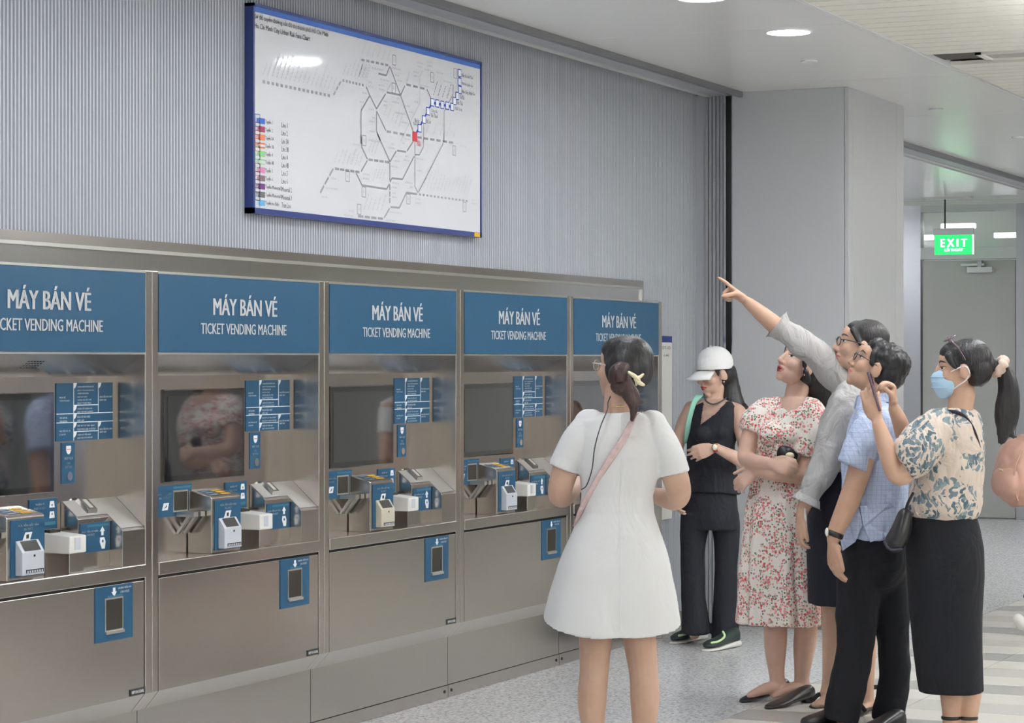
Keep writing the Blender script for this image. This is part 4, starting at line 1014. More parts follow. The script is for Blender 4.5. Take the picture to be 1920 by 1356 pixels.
mat('sole_white', srgb(226, 224, 216), 0.5); mat('shoe_green', srgb(44, 56, 54), 0.6); mat('shoe_lime', srgb(206, 232, 176), 0.5); mat('bag_pink', srgb(198, 156, 140), 0.55, bump=0.1, bscale=60); mat('shoe_white', srgb(228, 226, 220), 0.5); mat('jewel', srgb(220, 210, 190), 0.2, 0.9)

def mixrgb(nt, fac, a, b):
    mx = nt.nodes.new('ShaderNodeMix'); mx.data_type = 'RGBA'
    for sock, val in (('Factor', fac), ('A', a), ('B', b)):
        if isinstance(val, (tuple, float, int)): mx.inputs[sock].default_value = val
        else: nt.links.new(val, mx.inputs[sock])
    return mx.outputs['Result']
def mth(nt, op, a, b=None, c=None):
    n = nt.nodes.new('ShaderNodeMath'); n.operation = op
    for i, v in enumerate((a, b, c)):
        if v is None: continue
        if isinstance(v, (int, float)): n.inputs[i].default_value = v
        else: nt.links.new(v, n.inputs[i])
    return n.outputs[0]
def floral():
    m = cloth('cloth_floral', (236, 226, 218), wrinkle=.5, wscale=10, wst=(1, 1, .4)); nt = m.node_tree; b = nt.nodes['Principled BSDF']
    tc = nt.nodes.new('ShaderNodeTexCoord')
    def vor(scale, off, rnd=1.0):
        mp_ = nt.nodes.new('ShaderNodeMapping'); mp_.inputs['Location'].default_value = off; nt.links.new(tc.outputs['Object'], mp_.inputs[0])
        v = nt.nodes.new('ShaderNodeTexVoronoi'); v.inputs['Scale'].default_value = scale; v.inputs['Randomness'].default_value = rnd; nt.links.new(mp_.outputs[0], v.inputs['Vector']); return v
    big = nt.nodes.new('ShaderNodeTexNoise'); big.inputs['Scale'].default_value = 16; big.inputs['Detail'].default_value = 1; nt.links.new(tc.outputs['Object'], big.inputs['Vector'])
    bigm = mth(nt, 'MULTIPLY_ADD', big.outputs['Fac'], 2.6, -0.75)
    base = mixrgb(nt, 0.0, srgb(238, 230, 222), srgb(238, 230, 222))
    v1 = vor(88, (0, 0, 0)); v2 = vor(104, (3.1, 1.7, .4)); v3 = vor(64, (7.7, 2.2, 5.1))
    def spot(v, thr, keep, soft=14.0):
        s_ = nt.nodes.new('ShaderNodeSeparateColor'); nt.links.new(v.outputs['Color'], s_.inputs[0])
        k = mth(nt, 'LESS_THAN', s_.outputs[0], keep)
        k2 = mth(nt, 'MULTIPLY', k, mth(nt, 'GREATER_THAN', mth(nt, 'MULTIPLY_ADD', s_.outputs[1], 0.5, bigm), 0.62))
        dd = mth(nt, 'LESS_THAN', v.outputs['Distance'], thr)
        return mth(nt, 'MULTIPLY', dd, k2), s_
    fg, sg = spot(v2, 0.46, 0.66); fp, sp = spot(v1, 0.50, 0.66); fq, sq = spot(v3, 0.36, 0.42)
    cgreen = mixrgb(nt, sg.outputs[2], srgb(70, 110, 96), srgb(150, 168, 130))
    cpink = mixrgb(nt, sp.outputs[2], srgb(208, 92, 108), srgb(238, 190, 190))
    col = mixrgb(nt, fg, base, cgreen); col = mixrgb(nt, fp, col, cpink); col = mixrgb(nt, fq, col, mixrgb(nt, sq.outputs[2], srgb(196, 76, 70), srgb(236, 150, 140)))
    nt.links.new(col, b.inputs['Base Color'])
floral()
def leafy():
    m = cloth('cloth_leafy', (226, 212, 200), wrinkle=.6, wscale=10); nt = m.node_tree; b = nt.nodes['Principled BSDF']
    tc = nt.nodes.new('ShaderNodeTexCoord')
    big = nt.nodes.new('ShaderNodeTexNoise'); big.inputs['Scale'].default_value = 10.5; big.inputs['Detail'].default_value = 1.5
    mp_ = nt.nodes.new('ShaderNodeMapping'); mp_.inputs['Location'].default_value = (2.3, .4, 1.2); nt.links.new(tc.outputs['Object'], mp_.inputs[0]); nt.links.new(mp_.outputs[0], big.inputs['Vector'])
    v = nt.nodes.new('ShaderNodeTexVoronoi'); v.inputs['Scale'].default_value = 44; v.inputs['Randomness'].default_value = 1.0
    wn = nt.nodes.new('ShaderNodeTexNoise'); wn.inputs['Scale'].default_value = 16; wn.inputs['Detail'].default_value = 2; nt.links.new(tc.outputs['Object'], wn.inputs['Vector'])
    va = nt.nodes.new('ShaderNodeVectorMath'); va.operation = 'MULTIPLY_ADD'; va.inputs[1].default_value = (.10, .10, .10); nt.links.new(wn.outputs['Color'], va.inputs[0]); nt.links.new(tc.outputs['Object'], va.inputs[2])
    ml = nt.nodes.new('ShaderNodeMapping'); ml.inputs['Rotation'].default_value = (.3, .7, .2); ml.inputs['Scale'].default_value = (1.5, 1.0, .62); nt.links.new(va.outputs[0], ml.inputs[0]); nt.links.new(ml.outputs[0], v.inputs['Vector'])
    s_ = nt.nodes.new('ShaderNodeSeparateColor'); nt.links.new(v.outputs['Color'], s_.inputs[0])
    on = mth(nt, 'GREATER_THAN', mth(nt, 'MULTIPLY_ADD', s_.outputs[0], 0.16, big.outputs['Fac']), 0.575)
    leaf = mth(nt, 'MULTIPLY', on, mth(nt, 'LESS_THAN', v.outputs['Distance'], 0.58))
    on2 = mth(nt, 'GREATER_THAN', big.outputs['Fac'], 0.505)
    faint = mth(nt, 'MULTIPLY', mth(nt, 'MULTIPLY', on2, mth(nt, 'LESS_THAN', v.outputs['Distance'], 0.55)), 0.55)
    base = mixrgb(nt, faint, srgb(212, 197, 184), srgb(160, 166, 166))
    col = mixrgb(nt, leaf, base, mixrgb(nt, s_.outputs[2], srgb(76, 98, 110), srgb(140, 154, 158)))
    nt.links.new(col, b.inputs['Base Color'])
leafy()
def checked():
    m = cloth('cloth_check', (190, 204, 232), wrinkle=.6, wscale=10); nt = m.node_tree; b = nt.nodes['Principled BSDF']
    tc = nt.nodes.new('ShaderNodeTexCoord'); sx = nt.nodes.new('ShaderNodeSeparateXYZ'); nt.links.new(tc.outputs['Object'], sx.inputs[0])
    def line(o, per, w): return mth(nt, 'LESS_THAN', mth(nt, 'FRACT', mth(nt, 'DIVIDE', o, per)), w)
    u = mth(nt, 'ADD', sx.outputs[0], mth(nt, 'MULTIPLY', sx.outputs[1], 0.5))
    g = mth(nt, 'MAXIMUM', line(u, 0.018, 0.16), line(sx.outputs[2], 0.018, 0.16))
    nt.links.new(mixrgb(nt, mth(nt, 'MULTIPLY', g, 0.42), srgb(186, 198, 224), srgb(140, 156, 196)), b.inputs['Base Color'])
checked()

def folds(amp, freq, seed=0.0, zf=0.35, top=None):
    """soft cloth folds: displacement along the normal"""
    def f(co):
        v = mnoise.noise(V((co.x * freq + seed, co.y * freq, co.z * freq * zf + seed))) + 0.5 * mnoise.noise(V((co.x * freq * 2.3 + seed, co.y * freq * 2.3 + 5, co.z * freq * 2.3 * zf)))
        a = amp
        if top: a *= max(0.0, min(1.0, (top[0] - co.z) / (top[0] - top[1])))
        return a * v
    return f
SK1 = srgb(196, 164, 145); SK2 = srgb(212, 178, 160); SK3 = srgb(192, 156, 134); SK4 = srgb(204, 169, 147)
# ================================================================== PEOPLE
CUP = [(25, 30, 20)] * 4
FLATC = [(8, 12, 8)] * 4

def shoe_loft(S, heel, toe, w, h0, h1, k=1.0):
    """low shoe: heel and toe points on the floor"""
    h = V(heel); t = V(toe); d = (t - h); ln = d.length; d.normalize(); s_ = V((d.y, -d.x, 0))
    rows = []
    for u, ww, hh in ((0.0, .55, .8), (.06, .8, 1.0), (.2, .86, 1.0), (.42, .82, .8), (.62, .98, .62), (.8, .98, .52), (.92, .75, .42), (1.0, .35, .3)):
        c = h + d * ln * u; r = []
        for i in range(16):
            a = 2 * math.pi * i / 16; ca, sa = math.cos(a), math.sin(a)
            z = (h0 + (h1 - h0) * (1 - u)) * hh
            r.append(c + s_ * (w / 2) * ww * math.copysign(abs(ca) ** .8, ca) + V((0, 0, z * (0.5 + 0.5 * math.copysign(abs(sa) ** .8, sa)))))
        rows.append(r)
    S.rings(rows); return S

# ---------------------------------------------------------------- woman in the white dress, seen from behind
def woman_white():
    e, L = person(1157, 8.4, 'woman in a short white dress seen from behind, pink strap across her back')
    f = (-.2, .98)
    H = Head(L(1168, 690, .0), (-.80, .60, .06), k=.98)
    B = SD(); H.skull(B)
    B.tube([L(1160, 800, .0), L(1158, 765, -.005), L(1163, 725, .0)], [(.055, .052), (.050, .050), (.050, .052)])
    B.loft([(L(1163, 795, .0), .12, .07), (L(1163, 850), .13, .09), (L(1158, 930), .108, .085), (L(1157, 1010), .14, .11), (L(1157, 1080), .15, .11)], f)
    B.tube([L(1100, 800), L(1075, 840, -.01), L(1058, 888, -.012), L(1051, 913, -.010), L(1050, 928, .015), L(1059, 928, .07), L(1085, 905, .2)], [.044, .046, .046, .044, .041, .040, .026])
    hand(B, L(1087, 903, .205), (.4, .85, .25), (.5, 0, -.8), (.5, .3, .8), CUP)
    B.tube([L(1228, 805), L(1248, 845, -.01), L(1264, 888, -.012), L(1271, 912, -.010), L(1272, 929, .012), L(1260, 936, .06), L(1222, 928, .20)], [.044, .046, .047, .045, .042, .040, .026])
    hand(B, L(1220, 926, .205), (-.6, .75, .25), (-.4, 0, -.8), (-.5, .3, .8), CUP)
    for pts in (((1122, 1120), (1117, 1190), (1114, 1258), (1110, 1312), (1112, 1370), (1113, 1440), (1113, 1462)), ((1192, 1120), (1198, 1190), (1207, 1262), (1209, 1312), (1208, 1370), (1208, 1440), (1208, 1462))):
        B.tube([L(a, b, dy) for (a, b), dy in zip(pts, (0, 0, .0, -.015, -.005, 0, 0))], [.072, .060, .051, .051, .041, .036, .04])
    for x in (1113, 1208):
        B.tube([L(x, 1470, -.03), L(x - 6, 1478, .06), L(x - 12, 1484, .15)], [(.032, .03), (.038, .026), (.036, .014)], ref=(1, 0, 0))
    body = remesh(B, 'body', 'skin', e, 0.005, 3, tone=SK1)
    # dress
    D = SD()
    wv = lambda k, t: (0.022 * math.sin(5 * t + 1) + 0.012 * math.sin(9 * t)) * max(0, k - .55)
    D.loft([(L(1161, 774), .070, .056), (L(1163, 779), .112, .066), (L(1164, 788), .142, .080), (L(1164, 815), .150, .098), (L(1164, 855), .149, .108), (L(1161, 890), .140, .106), (L(1157, 930), .126, .100), (L(1157, 962), .131, .106), (L(1156, 1000), .156, .124),
            (L(1152, 1060), .195, .150), (L(1150, 1120), .224, .166, .02), (L(1149, 1152), .236, .174, .036), (L(1149, 1167), .241, .176, .040)], f, wave=wv, seg=72)
    D.tube([L(1108, 800), L(1085, 830, -.01), L(1067, 858, -.012), L(1058, 880, -.012)], [.062, .063, .058, .056], round_=False, seg=24); D.ell(L(1106, 796), .058)
    D.tube([L(1222, 802), L(1243, 835, -.01), L(1256, 862, -.012), L(1264, 890, -.012)], [.060, .062, .058, .057], round_=False, seg=24); D.ell(L(1224, 799), .056)
    dress = remesh(D, 'dress', 'cloth_white', e, 0.006, 1, disp=folds(.006, 7.5, 2.0, .45))
    S = SD(); S.tube([L(1165, 778, -.085), L(1165, 830, -.119), L(1164, 890, -.112), L(1162, 940, -.106), L(1163, 1000, -.133), L(1163, 1080, -.163), L(1163, 1150, -.182), L(1163, 1180, -.187)], [.0010] * 8, seg=6); plain(S, 'back_zip', 'cloth_white', dress)
    # hair: dark cap, claw-clipped brown twist and tail
    C = SD()
    H.ell(C, (0, -.022, .036), (.084, .094, .082)); H.ell(C, (0, -.045, .0), (.080, .072, .075)); H.ell(C, (0, .016, .062), (.070, .066, .048)); C.ell(L(1178, 692, -.04), (.082, .08, .085))
    remesh(C, 'hair', 'hair_black', e, 0.006, 3, disp=folds(.003, 30, 1, .3))
    C = SD()
    C.tube([L(1170, 690, -.105), L(1160, 700, -.12), L(1162, 722, -.115), L(1172, 735, -.10)], [.026, .034, .034, .022])
    C.tube([L(1166, 705, -.11), L(1178, 740, -.125), L(1189, 765, -.125), L(1185, 790, -.13)], [(.030, .02), (.024, .016), (.017, .012), (.006, .005)], ref=(1, 0, 0))
    C.tube([L(1178, 715, -.11), L(1194, 740, -.12), L(1201, 757, -.12)], [.014, .010, .004])
    remesh(C, 'hair_twist', 'hair_brown', e, 0.005, 2, disp=folds(.003, 40, 3, .25))
    S = SD(); S.tube([L(1180, 699, -.145), L(1190, 706, -.155), L(1198, 713, -.15)], [(.012, .006), (.013, .008), (.010, .006)], ref=(0, 1, 0)); S.tube([L(1192, 710, -.155), L(1200, 707, -.15), L(1206, 702, -.14)], [.008, .006, .004]); S.tube([L(1192, 711, -.155), L(1199, 718, -.15), L(1207, 722, -.14)], [.008, .008, .005]); S.tube([L(1193, 712, -.155), L(1193, 722, -.14)], [.006, .004])
    plain(S, 'hair_claw', 'clip_cream', e)
    glasses(H, e, 'glasses_clear')
    # cross-body strap, earphone wire
    ribbon([L(1196, 776, -.06), L(1186, 788, -.102), L(1172, 818, -.124), L(1150, 852, -.122), L(1126, 890, -.108), L(1104, 928, -.085), L(1089, 958, -.062), L(1080, 985, -.02)], (.8, 0, .6), .026, .004, 'bag_strap', 'strap_pink', e)
    S = SD(); S.tube([L(1148, 735, -.03), L(1140, 755, -.055), L(1139, 768, -.075), L(1126, 800, -.116), L(1115, 840, -.118), L(1110, 880, -.108), L(1100, 910, -.088), L(1090, 918, -.06)], [.0022] * 8, seg=6); plain(S, 'earphone_wire', 'wire', e)
    S = SD(); S.tube([L(1139, 768, -.02), L(1150, 764, -.052), L(1166, 762, -.055), L(1178, 764, -.03)], [.0018] * 4, seg=6); plain(S, 'necklace', 'gold', e)
    for x in (1113, 1208):
        S = SD(); shoe_loft(S, L(x + 1, 1484.5, -.05), L(x - 14, 1484.5, .20), .082, .045, .06); 
        for i, v in enumerate(S.v): S.v[i] = (v[0], v[1], max(0.001, v[2]))
        plain(S, 'shoe', 'shoe_white', e)
woman_white()

# ---------------------------------------------------------------- woman in black with the white cap
def woman_cap():
    e, L = person(1328, 12.7, 'woman in a white cap and black sleeveless vest and trousers by the last machine')
    f = (-.62, -.78)
    H = Head(L(1339, 700, 0), (-.86, -.46, -.22), k=1.0)
    B = SD(); H.skull(B, jaw=1.05)
    B.tube([L(1338, 790), L(1338, 760, .01), L(1343, 725, .015)], [(.055, .055), (.047, .047), (.048, .048)])
    B.loft([(L(1339, 748), .06, .036), (L(1339, 758), .118, .058), (L(1339, 776), .128, .084), (L(1335, 805), .130, .097), (L(1333, 850), .112, .088), (L(1333, 900), .12, .09), (L(1332, 950), .12, .09)], f)
    B.tube([L(1298, 768, .05), L(1318, 764, .02), L(1360, 766, -.03), L(1384, 772, -.06)], [.040, .042, .042, .042])
    # her left arm: forearm across the belly
    B.tube([L(1384, 772, -.06), L(1390, 800, -.08), L(1397, 835, -.10), L(1397, 866, -.12), L(1375, 856, -.19), L(1345, 841, -.22)], [.043, .043, .039, .036, .033, .024])
    hand(B, L(1341, 840, -.222), (-.93, .0, -.30), (.1, 1, -.1), (-.2, .1, 1), [(18, 22, 10), (22, 24, 10), (26, 26, 12), (30, 28, 12)], k=.98, th=(.35, .9, .1), th2=(.1, 1, .1))
    # her right arm: bent behind the bag strap
    B.tube([L(1298, 765, .05), L(1283, 795, .06), L(1271, 832, .06), L(1265, 866, .05), L(1264, 895, .02), L(1266, 918, -.01)], [.042, .041, .037, .034, .030, .022])
    hand(B, L(1266, 920, -.012), (.05, -.2, -1), (1, 0, 0), (0, -1, .2), CUP, k=.92)
    for pts in (((1308, 960), (1304, 1060), (1304, 1130), (1302, 1190)), ((1360, 960), (1362, 1060), (1362, 1130), (1360, 1200))):
        B.tube([L(a, b) for a, b in pts], [.055, .04, .036, .030])
    body = remesh(B, 'body', 'skin', e, 0.005, 2, tone=SK2)
    H.features(body, e, 'lip_red')
    # vest with V neck
    D = SD()
    D.loft([(L(1338, 752), .105, .040), (L(1339, 760), .135, .070), (L(1339, 778), .140, .092), (L(1335, 805), .142, .106), (L(1333, 835), .130, .104), (L(1333, 860), .128, .102), (L(1334, 890), .140, .112), (L(1335, 925), .158, .124, .01)], f, seg=56)
    D.ell(L(1318, 815, -.085), (.05, .05, .045)); D.ell(L(1352, 812, -.09), (.05, .05, .045))
    vest = remesh(D, 'vest', 'cloth_charcoal', e, 0.006, 2, disp=folds(.004, 12, 4.0, .8))
    neck_cut(vest, L.q, [(1300, 700), (1318, 738), (1320, 748), (1313, 797), (1340, 777), (1364, 752), (1366, 738), (1366, 700)])
    # trousers with flared hems
    T = SD()
    T.loft([(L(1333, 905), .135, .105), (L(1332, 940), .150, .118), (L(1332, 970), .158, .122), (L(1332, 992), .150, .115)], f, seg=48)
    T.tube([L(1306, 965), L(1300, 1010), L(1299, 1060), L(1300, 1110), L(1303, 1150), L(1304, 1188)], [(.082, .088), (.070, .075), (.062, .064), (.062, .066), (.070, .080), (.078, .098)], ref=(1, 0, 0), round_=False, seg=24)
    T.tube([L(1358, 965), L(1363, 1010), L(1362, 1060), L(1362, 1110), L(1361, 1150), L(1360, 1204)], [(.082, .088), (.071, .075), (.060, .064), (.064, .066), (.070, .080), (.076, .098)], ref=(1, 0, 0), round_=False, seg=24)
    remesh(T, 'trousers', 'cloth_charcoal', e, 0.007, 2, disp=folds(.006, 9, 7.0, .5))
    # hair
    C = SD(); H.ell(C, (0, -.030, .03), (.079, .082, .078)); H.ell(C, (0, -.05, -.02), (.074, .055, .07))
    C.tube([H.p(0, -.07, .0), L(1370, 735, .02), L(1380, 760, .0), L(1396, 772, -.02), L(1404, 785, -.03)], [(.06, .05), (.055, .04), (.05, .035), (.035, .025), (.008, .008)], ref=(1, 0, 0))
    for s_ in (-1, 1): C.tube([H.p(s_ * .066, .030, .04), H.p(s_ * .071, .024, .012), H.p(s_ * .071, .020, -.012)], [.010, .008, .004])
    remesh(C, 'hair', 'hair_black', e, 0.006, 2, disp=folds(.004, 30, 2, .25))
    # cap
    C = SD(); H.ell(C, (0, -.012, .048), (.090, .106, .094))
    cap = remesh(C, 'cap', 'cap_white', e, 0.005, 2)
    bm = bmesh.new(); bm.from_mesh(cap.data)
    hn = H.R @ V((0, -.18, 1)); bmesh.ops.bisect_plane(bm, geom=bm.verts[:] + bm.edges[:] + bm.faces[:], plane_co=H.p(0, 0, .022), plane_no=hn, clear_inner=True); bm.to_mesh(cap.data); bm.free()
    S = SD(); rings = []
    for k in range(9):
        a = -1.15 + 2.3 * k / 8
        ring = []
        for u, dz in ((0, .004), (1, .004), (1, -.003), (0, -.003)):
            rx = .080 * math.sin(a); ry = .070 * math.cos(a) + .012
            ox = .088 * math.sin(a) * 1.0; oy = ry + .088 * math.cos(a) ** .8
            ring.append(H.p(rx + (ox - rx) * u, ry + (oy - ry) * u, .034 + dz - .030 * u - .02 * (math.sin(a) ** 2)))
        rings.append(ring)
    S.rings(rings); plain(S, 'brim', 'cap_white', cap)
    S = SD(); S.ell(H.p(0, -.012, .143), (.007, .007, .004)); plain(S, 'cap_button', 'cap_white', cap)
    # necklace, earring, watch
    S = SD(); S.tube([L(1320, 738, -.02), L(1324, 752, -.07), L(1336, 758, -.085), L(1350, 754, -.085), L(1362, 746, -.06)], [.0042] * 5, seg=6); plain(S, 'necklace', 'wire', e)
    for s_ in (-1, 1): S = SD(); S.ell(H.p(s_ * .078, .0, -.046), .006); plain(S, 'earring', 'jewel', e)
    S = SD(); S.tube([L(1343, 833, -.215), L(1339, 838, -.247), L(1342, 847, -.24)], [(.012, .003)] * 3, ref=(1, 0, .3), round_=False); S.tube([L(1343, 833, -.215), L(1348, 838, -.19), L(1344, 847, -.21), L(1342, 847, -.24)], [(.012, .003)] * 4, ref=(1, 0, .3), round_=False)
    w_ = plain(S, 'watch', 'watch_red', e)
    S = SD(); S.ell(L(1340, 839, -.249), (.016, .006, .017)); plain(S, 'watch_case', 'gold', w_); S = SD(); S.ell(L(1340, 839, -.253), (.0115, .004, .0125)); plain(S, 'dial', 'watch_face', w_)
    # sneakers
    for hx, hy, tx, ty in ((1318, 1198, 1262, 1208), (1381, 1212, 1323, 1222)):
        def fl(px, py):
            dd = EYE * FPX / (py - HOR); return V(((px - 960) / FPX * dd - (1328 - 960) / FPX * 12.7, dd - 12.7, 0))
        h_, t_ = fl(hx, hy), fl(tx, ty)
        U = SD(); shoe_loft(U, h_ + V((0, 0, .02)), t_ + V((0, 0, .02)), .088, .055, .085); sh = plain(U, 'sneaker', 'shoe_green', e)
        U = SD(); d_ = (t_ - h_); shoe_loft(U, h_ - d_ * .03, t_ + d_ * .03, .098, .030, .038); plain(U, 'sole', 'sole_white', sh)
        side = V((d_.y, -d_.x, 0)).normalized(); side = side if side.y < 0 else -side
        U = SD(); U.tube([h_ + d_ * .55 + V((0, 0, .092)) + side * .02, h_ + d_ * .62 + side * .043 + V((0, 0, .070)), h_ + d_ * .80 + side * .041 + V((0, 0, .050)), h_ + d_ * .95 + side * .026 + V((0, 0, .045))], [.006] * 4, seg=8); plain(U, 'stripe', 'shoe_lime', sh)
    # mint strap of the bag on her back
    ribbon([L(1316, 745, .03), L(1311, 742, -.03), L(1303, 752, -.06), L(1296, 772, -.06), L(1290, 800, -.04), L(1288, 830, .02)], (.8, .5, 0), .035, .008, 'bag_strap', 'mint', e)
woman_cap()

# ---------------------------------------------------------------- woman in the floral dress
def woman_floral():
    e, L = person(1478, 10.62, 'woman in a pink floral dress with folded arms looking up at the map')
    f = (-.62, -.78)
    H = Head(L(1499, 682, 0), (-.80, -.44, .40), up=(.25, 0, 1), k=1.0)
    B = SD(); H.skull(B, jaw=1.08)
    B.tube([L(1487, 795, .0), L(1488, 765, .0), L(1497, 725, .02)], [(.062, .06), (.052, .05), (.052, .052)])
    B.loft([(L(1485, 745), .06, .04), (L(1483, 757), .118, .056), (L(1480, 775), .136, .080), (L(1472, 830), .126, .098), (L(1465, 880), .108, .09), (L(1466, 960), .12, .10), (L(1468, 1010), .13, .10)], f)
    # right arm (left in view) over the left one
    B.tube([L(1428, 775, .02), L(1412, 805, .0), L(1403, 835, -.02), L(1400, 860, -.05), L(1418, 868, -.13), L(1440, 868, -.19)], [.044, .044, .041, .039, .036, .026])
    hand(B, L(1440, 868, -.192), (.88, -.25, -.22), (.25, .85, -.35), (.1, .1, 1), [(30, 35, 20), (35, 38, 22), (40, 40, 24), (44, 40, 24)], k=1.0, th=(.5, .85, .0), th2=(.1, 1, .35))
    B.tube([L(1530, 790, -.06), L(1528, 830, -.09), L(1515, 870, -.11), L(1508, 890, -.12), L(1480, 889, -.16), L(1445, 886, -.16), L(1420, 884, -.13)], [.046, .045, .042, .040, .040, .036, .026])
    hand(B, L(1420, 884, -.125), (-.80, .15, -.55), (.5, .7, -.2), (-.3, -.2, 1), [(30, 30, 15), (30, 30, 15), (32, 30, 15), (34, 30, 15)], k=.95)
    for pts in (((1448, 1010), (1452, 1120), (1454, 1180), (1454, 1215), (1456, 1262), (1460, 1285)), ((1500, 1010), (1508, 1120), (1511, 1180), (1508, 1215), (1504, 1262), (1503, 1292))):
        B.tube([L(a, b, dy) for (a, b), dy in zip(pts, (0, 0, 0, .01, .02, .02))], [.065, .055, .052, .049, .035, .034])
    for heel, toe in (((1468, 1300), (1405, 1315)), ((1512, 1312), (1450, 1327))):
        a = L(*heel, .0); b = L(*toe, .0); B.tube([V((a.x, a.y + .02, .06)), V((a.x * .5 + b.x * .5, (a.y + b.y) / 2, .055)), V((b.x, b.y, .025))], [(.030, .03), (.034, .026), (.032, .014)], ref=(0, 1, 0))
    body = remesh(B, 'body', 'skin', e, 0.005, 2, tone=SK2)
    H.features(body, e, 'lip_red', openm=.004)
    D = SD()
    wv = lambda k, t: (0.055 * math.sin(9 * t + 1) + 0.035 * math.sin(15 * t)) * max(0, k - .48) * 2
    D.loft([(L(1484, 745), .100, .035), (L(1482, 754), .130, .060), (L(1479, 768), .150, .086), (L(1474, 800), .150, .112), (L(1470, 832), .140, .116), (L(1465, 862), .126, .108), (L(1463, 884), .122, .104), (L(1463, 905), .132, .112), (L(1463, 950), .155, .130), (L(1464, 1010), .172, .150), (L(1465, 1080), .188, .168), (L(1467, 1135), .196, .178), (L(1468, 1168), .200, .182)], f, seg=96, wave=wv)
    D.ell(L(1445, 812, -.09), (.055, .055, .052)); D.ell(L(1480, 815, -.10), (.055, .055, .052))
    D.tube([L(1437, 768, .02), L(1418, 790, .0), L(1408, 812, -.015)], [.058, .068, .056], round_=False, seg=24); D.ell(L(1436, 770, .02), .060)
    D.tube([L(1520, 770, -.04), L(1527, 800, -.075), L(1518, 830, -.10), L(1506, 858, -.115)], [.062, .066, .062, .054], round_=False, seg=24); D.ell(L(1520, 772, -.04), .062)
    dress = remesh(D, 'dress', 'cloth_floral', e, 0.006, 1, disp=folds(.006, 11, 3.0, .5))
    S = SD(); S.tube([L(1415, 893, -.03)] + [L(1463 - 52 * math.cos(a), 893, -.118 * math.sin(a)) for a in (.5, 1.0, 1.6, 2.2, 2.8)] , [(.010, .004)] * 6, ref=(0, 0, 1), seg=8); plain(S, 'waistband', 'cloth_floral', dress)
    neck_cut(dress, L.q, [(1458, 700), (1462, 740), (1466, 764), (1478, 772), (1492, 768), (1506, 756), (1514, 740), (1516, 700)])
    C = SD(); H.ell(C, (0, -.028, .040), (.079, .090, .080)); H.ell(C, (0, -.055, -.01), (.076, .06, .075)); H.ell(C, (0, .02, .062), (.066, .062, .046))
    C.tube([H.p(0, -.06, .0), L(1535, 715, .03), L(1545, 745, .03), L(1548, 770, .02)], [(.06, .06), (.070, .06), (.062, .05), (.03, .03)], ref=(1, 0, 0))
    for s_ in (-1, 1): C.tube([H.p(s_ * .064, .045, .05), H.p(s_ * .076, .025, .0), H.p(s_ * .078, -.02, -.06)], [.016, .012, .018])
    remesh(C, 'hair', 'hair_black', e, 0.006, 2, disp=folds(.004, 28, 5, .25))
    for s_ in (-1, 1): S = SD(); S.ell(H.p(s_ * .080, .004, -.045), (.005, .005, .007)); plain(S, 'earring', 'jewel', e)
    for heel, toe, hz in (((1474, 1303), (1391, 1318), 0), ((1521, 1316), (1438, 1330), 0)):
        def fl(px, py):
            dd = EYE * FPX / (py - HOR); return V(((px - 960) / FPX * dd - (1478 - 960) / FPX * 10.62, dd - 10.62, 0))
        h_, t_ = fl(*heel), fl(*toe); d_ = t_ - h_
        U = SD(); shoe_loft(U, h_ + V((0, 0, .018)), t_, .084, .032, .062); sh = plain(U, 'flat_shoe', 'leather_black', e)
        for i, v in enumerate(U.v): pass
        U = SD(); dn = d_.normalized(); U.tube([h_ + dn * .03 + V((0, 0, .001)), h_ + dn * .03 + V((0, 0, .035))], [.026, .030], ref=(1, 0, 0), round_=False); plain(U, 'heel', 'leather_black', sh)
    return e, L
eC, LC = woman_floral()
# small dark clutch with a cream clasp tucked under her arm
def clutch():
    S = SD(); p = [LC(1462, 848, -.13), LC(1476, 852, -.14), LC(1490, 860, -.13)]
    S.tube(p, [(.030, .014), (.034, .016), (.026, .012)], ref=(.2, 0, 1), seg=12)
    o = plain(S, 'clutch_bag', 'leather_black', None); o.matrix_world = eC.matrix_basis.copy()
    S = SD(); S.ell(LC(1481, 855, -.163), (.020, .008, .016)); plain(S, 'clasp', 'clip_cream', o)
    tag(o, 'small dark clutch with a cream flower under the arm of the woman in floral', 'bag')
clutch()

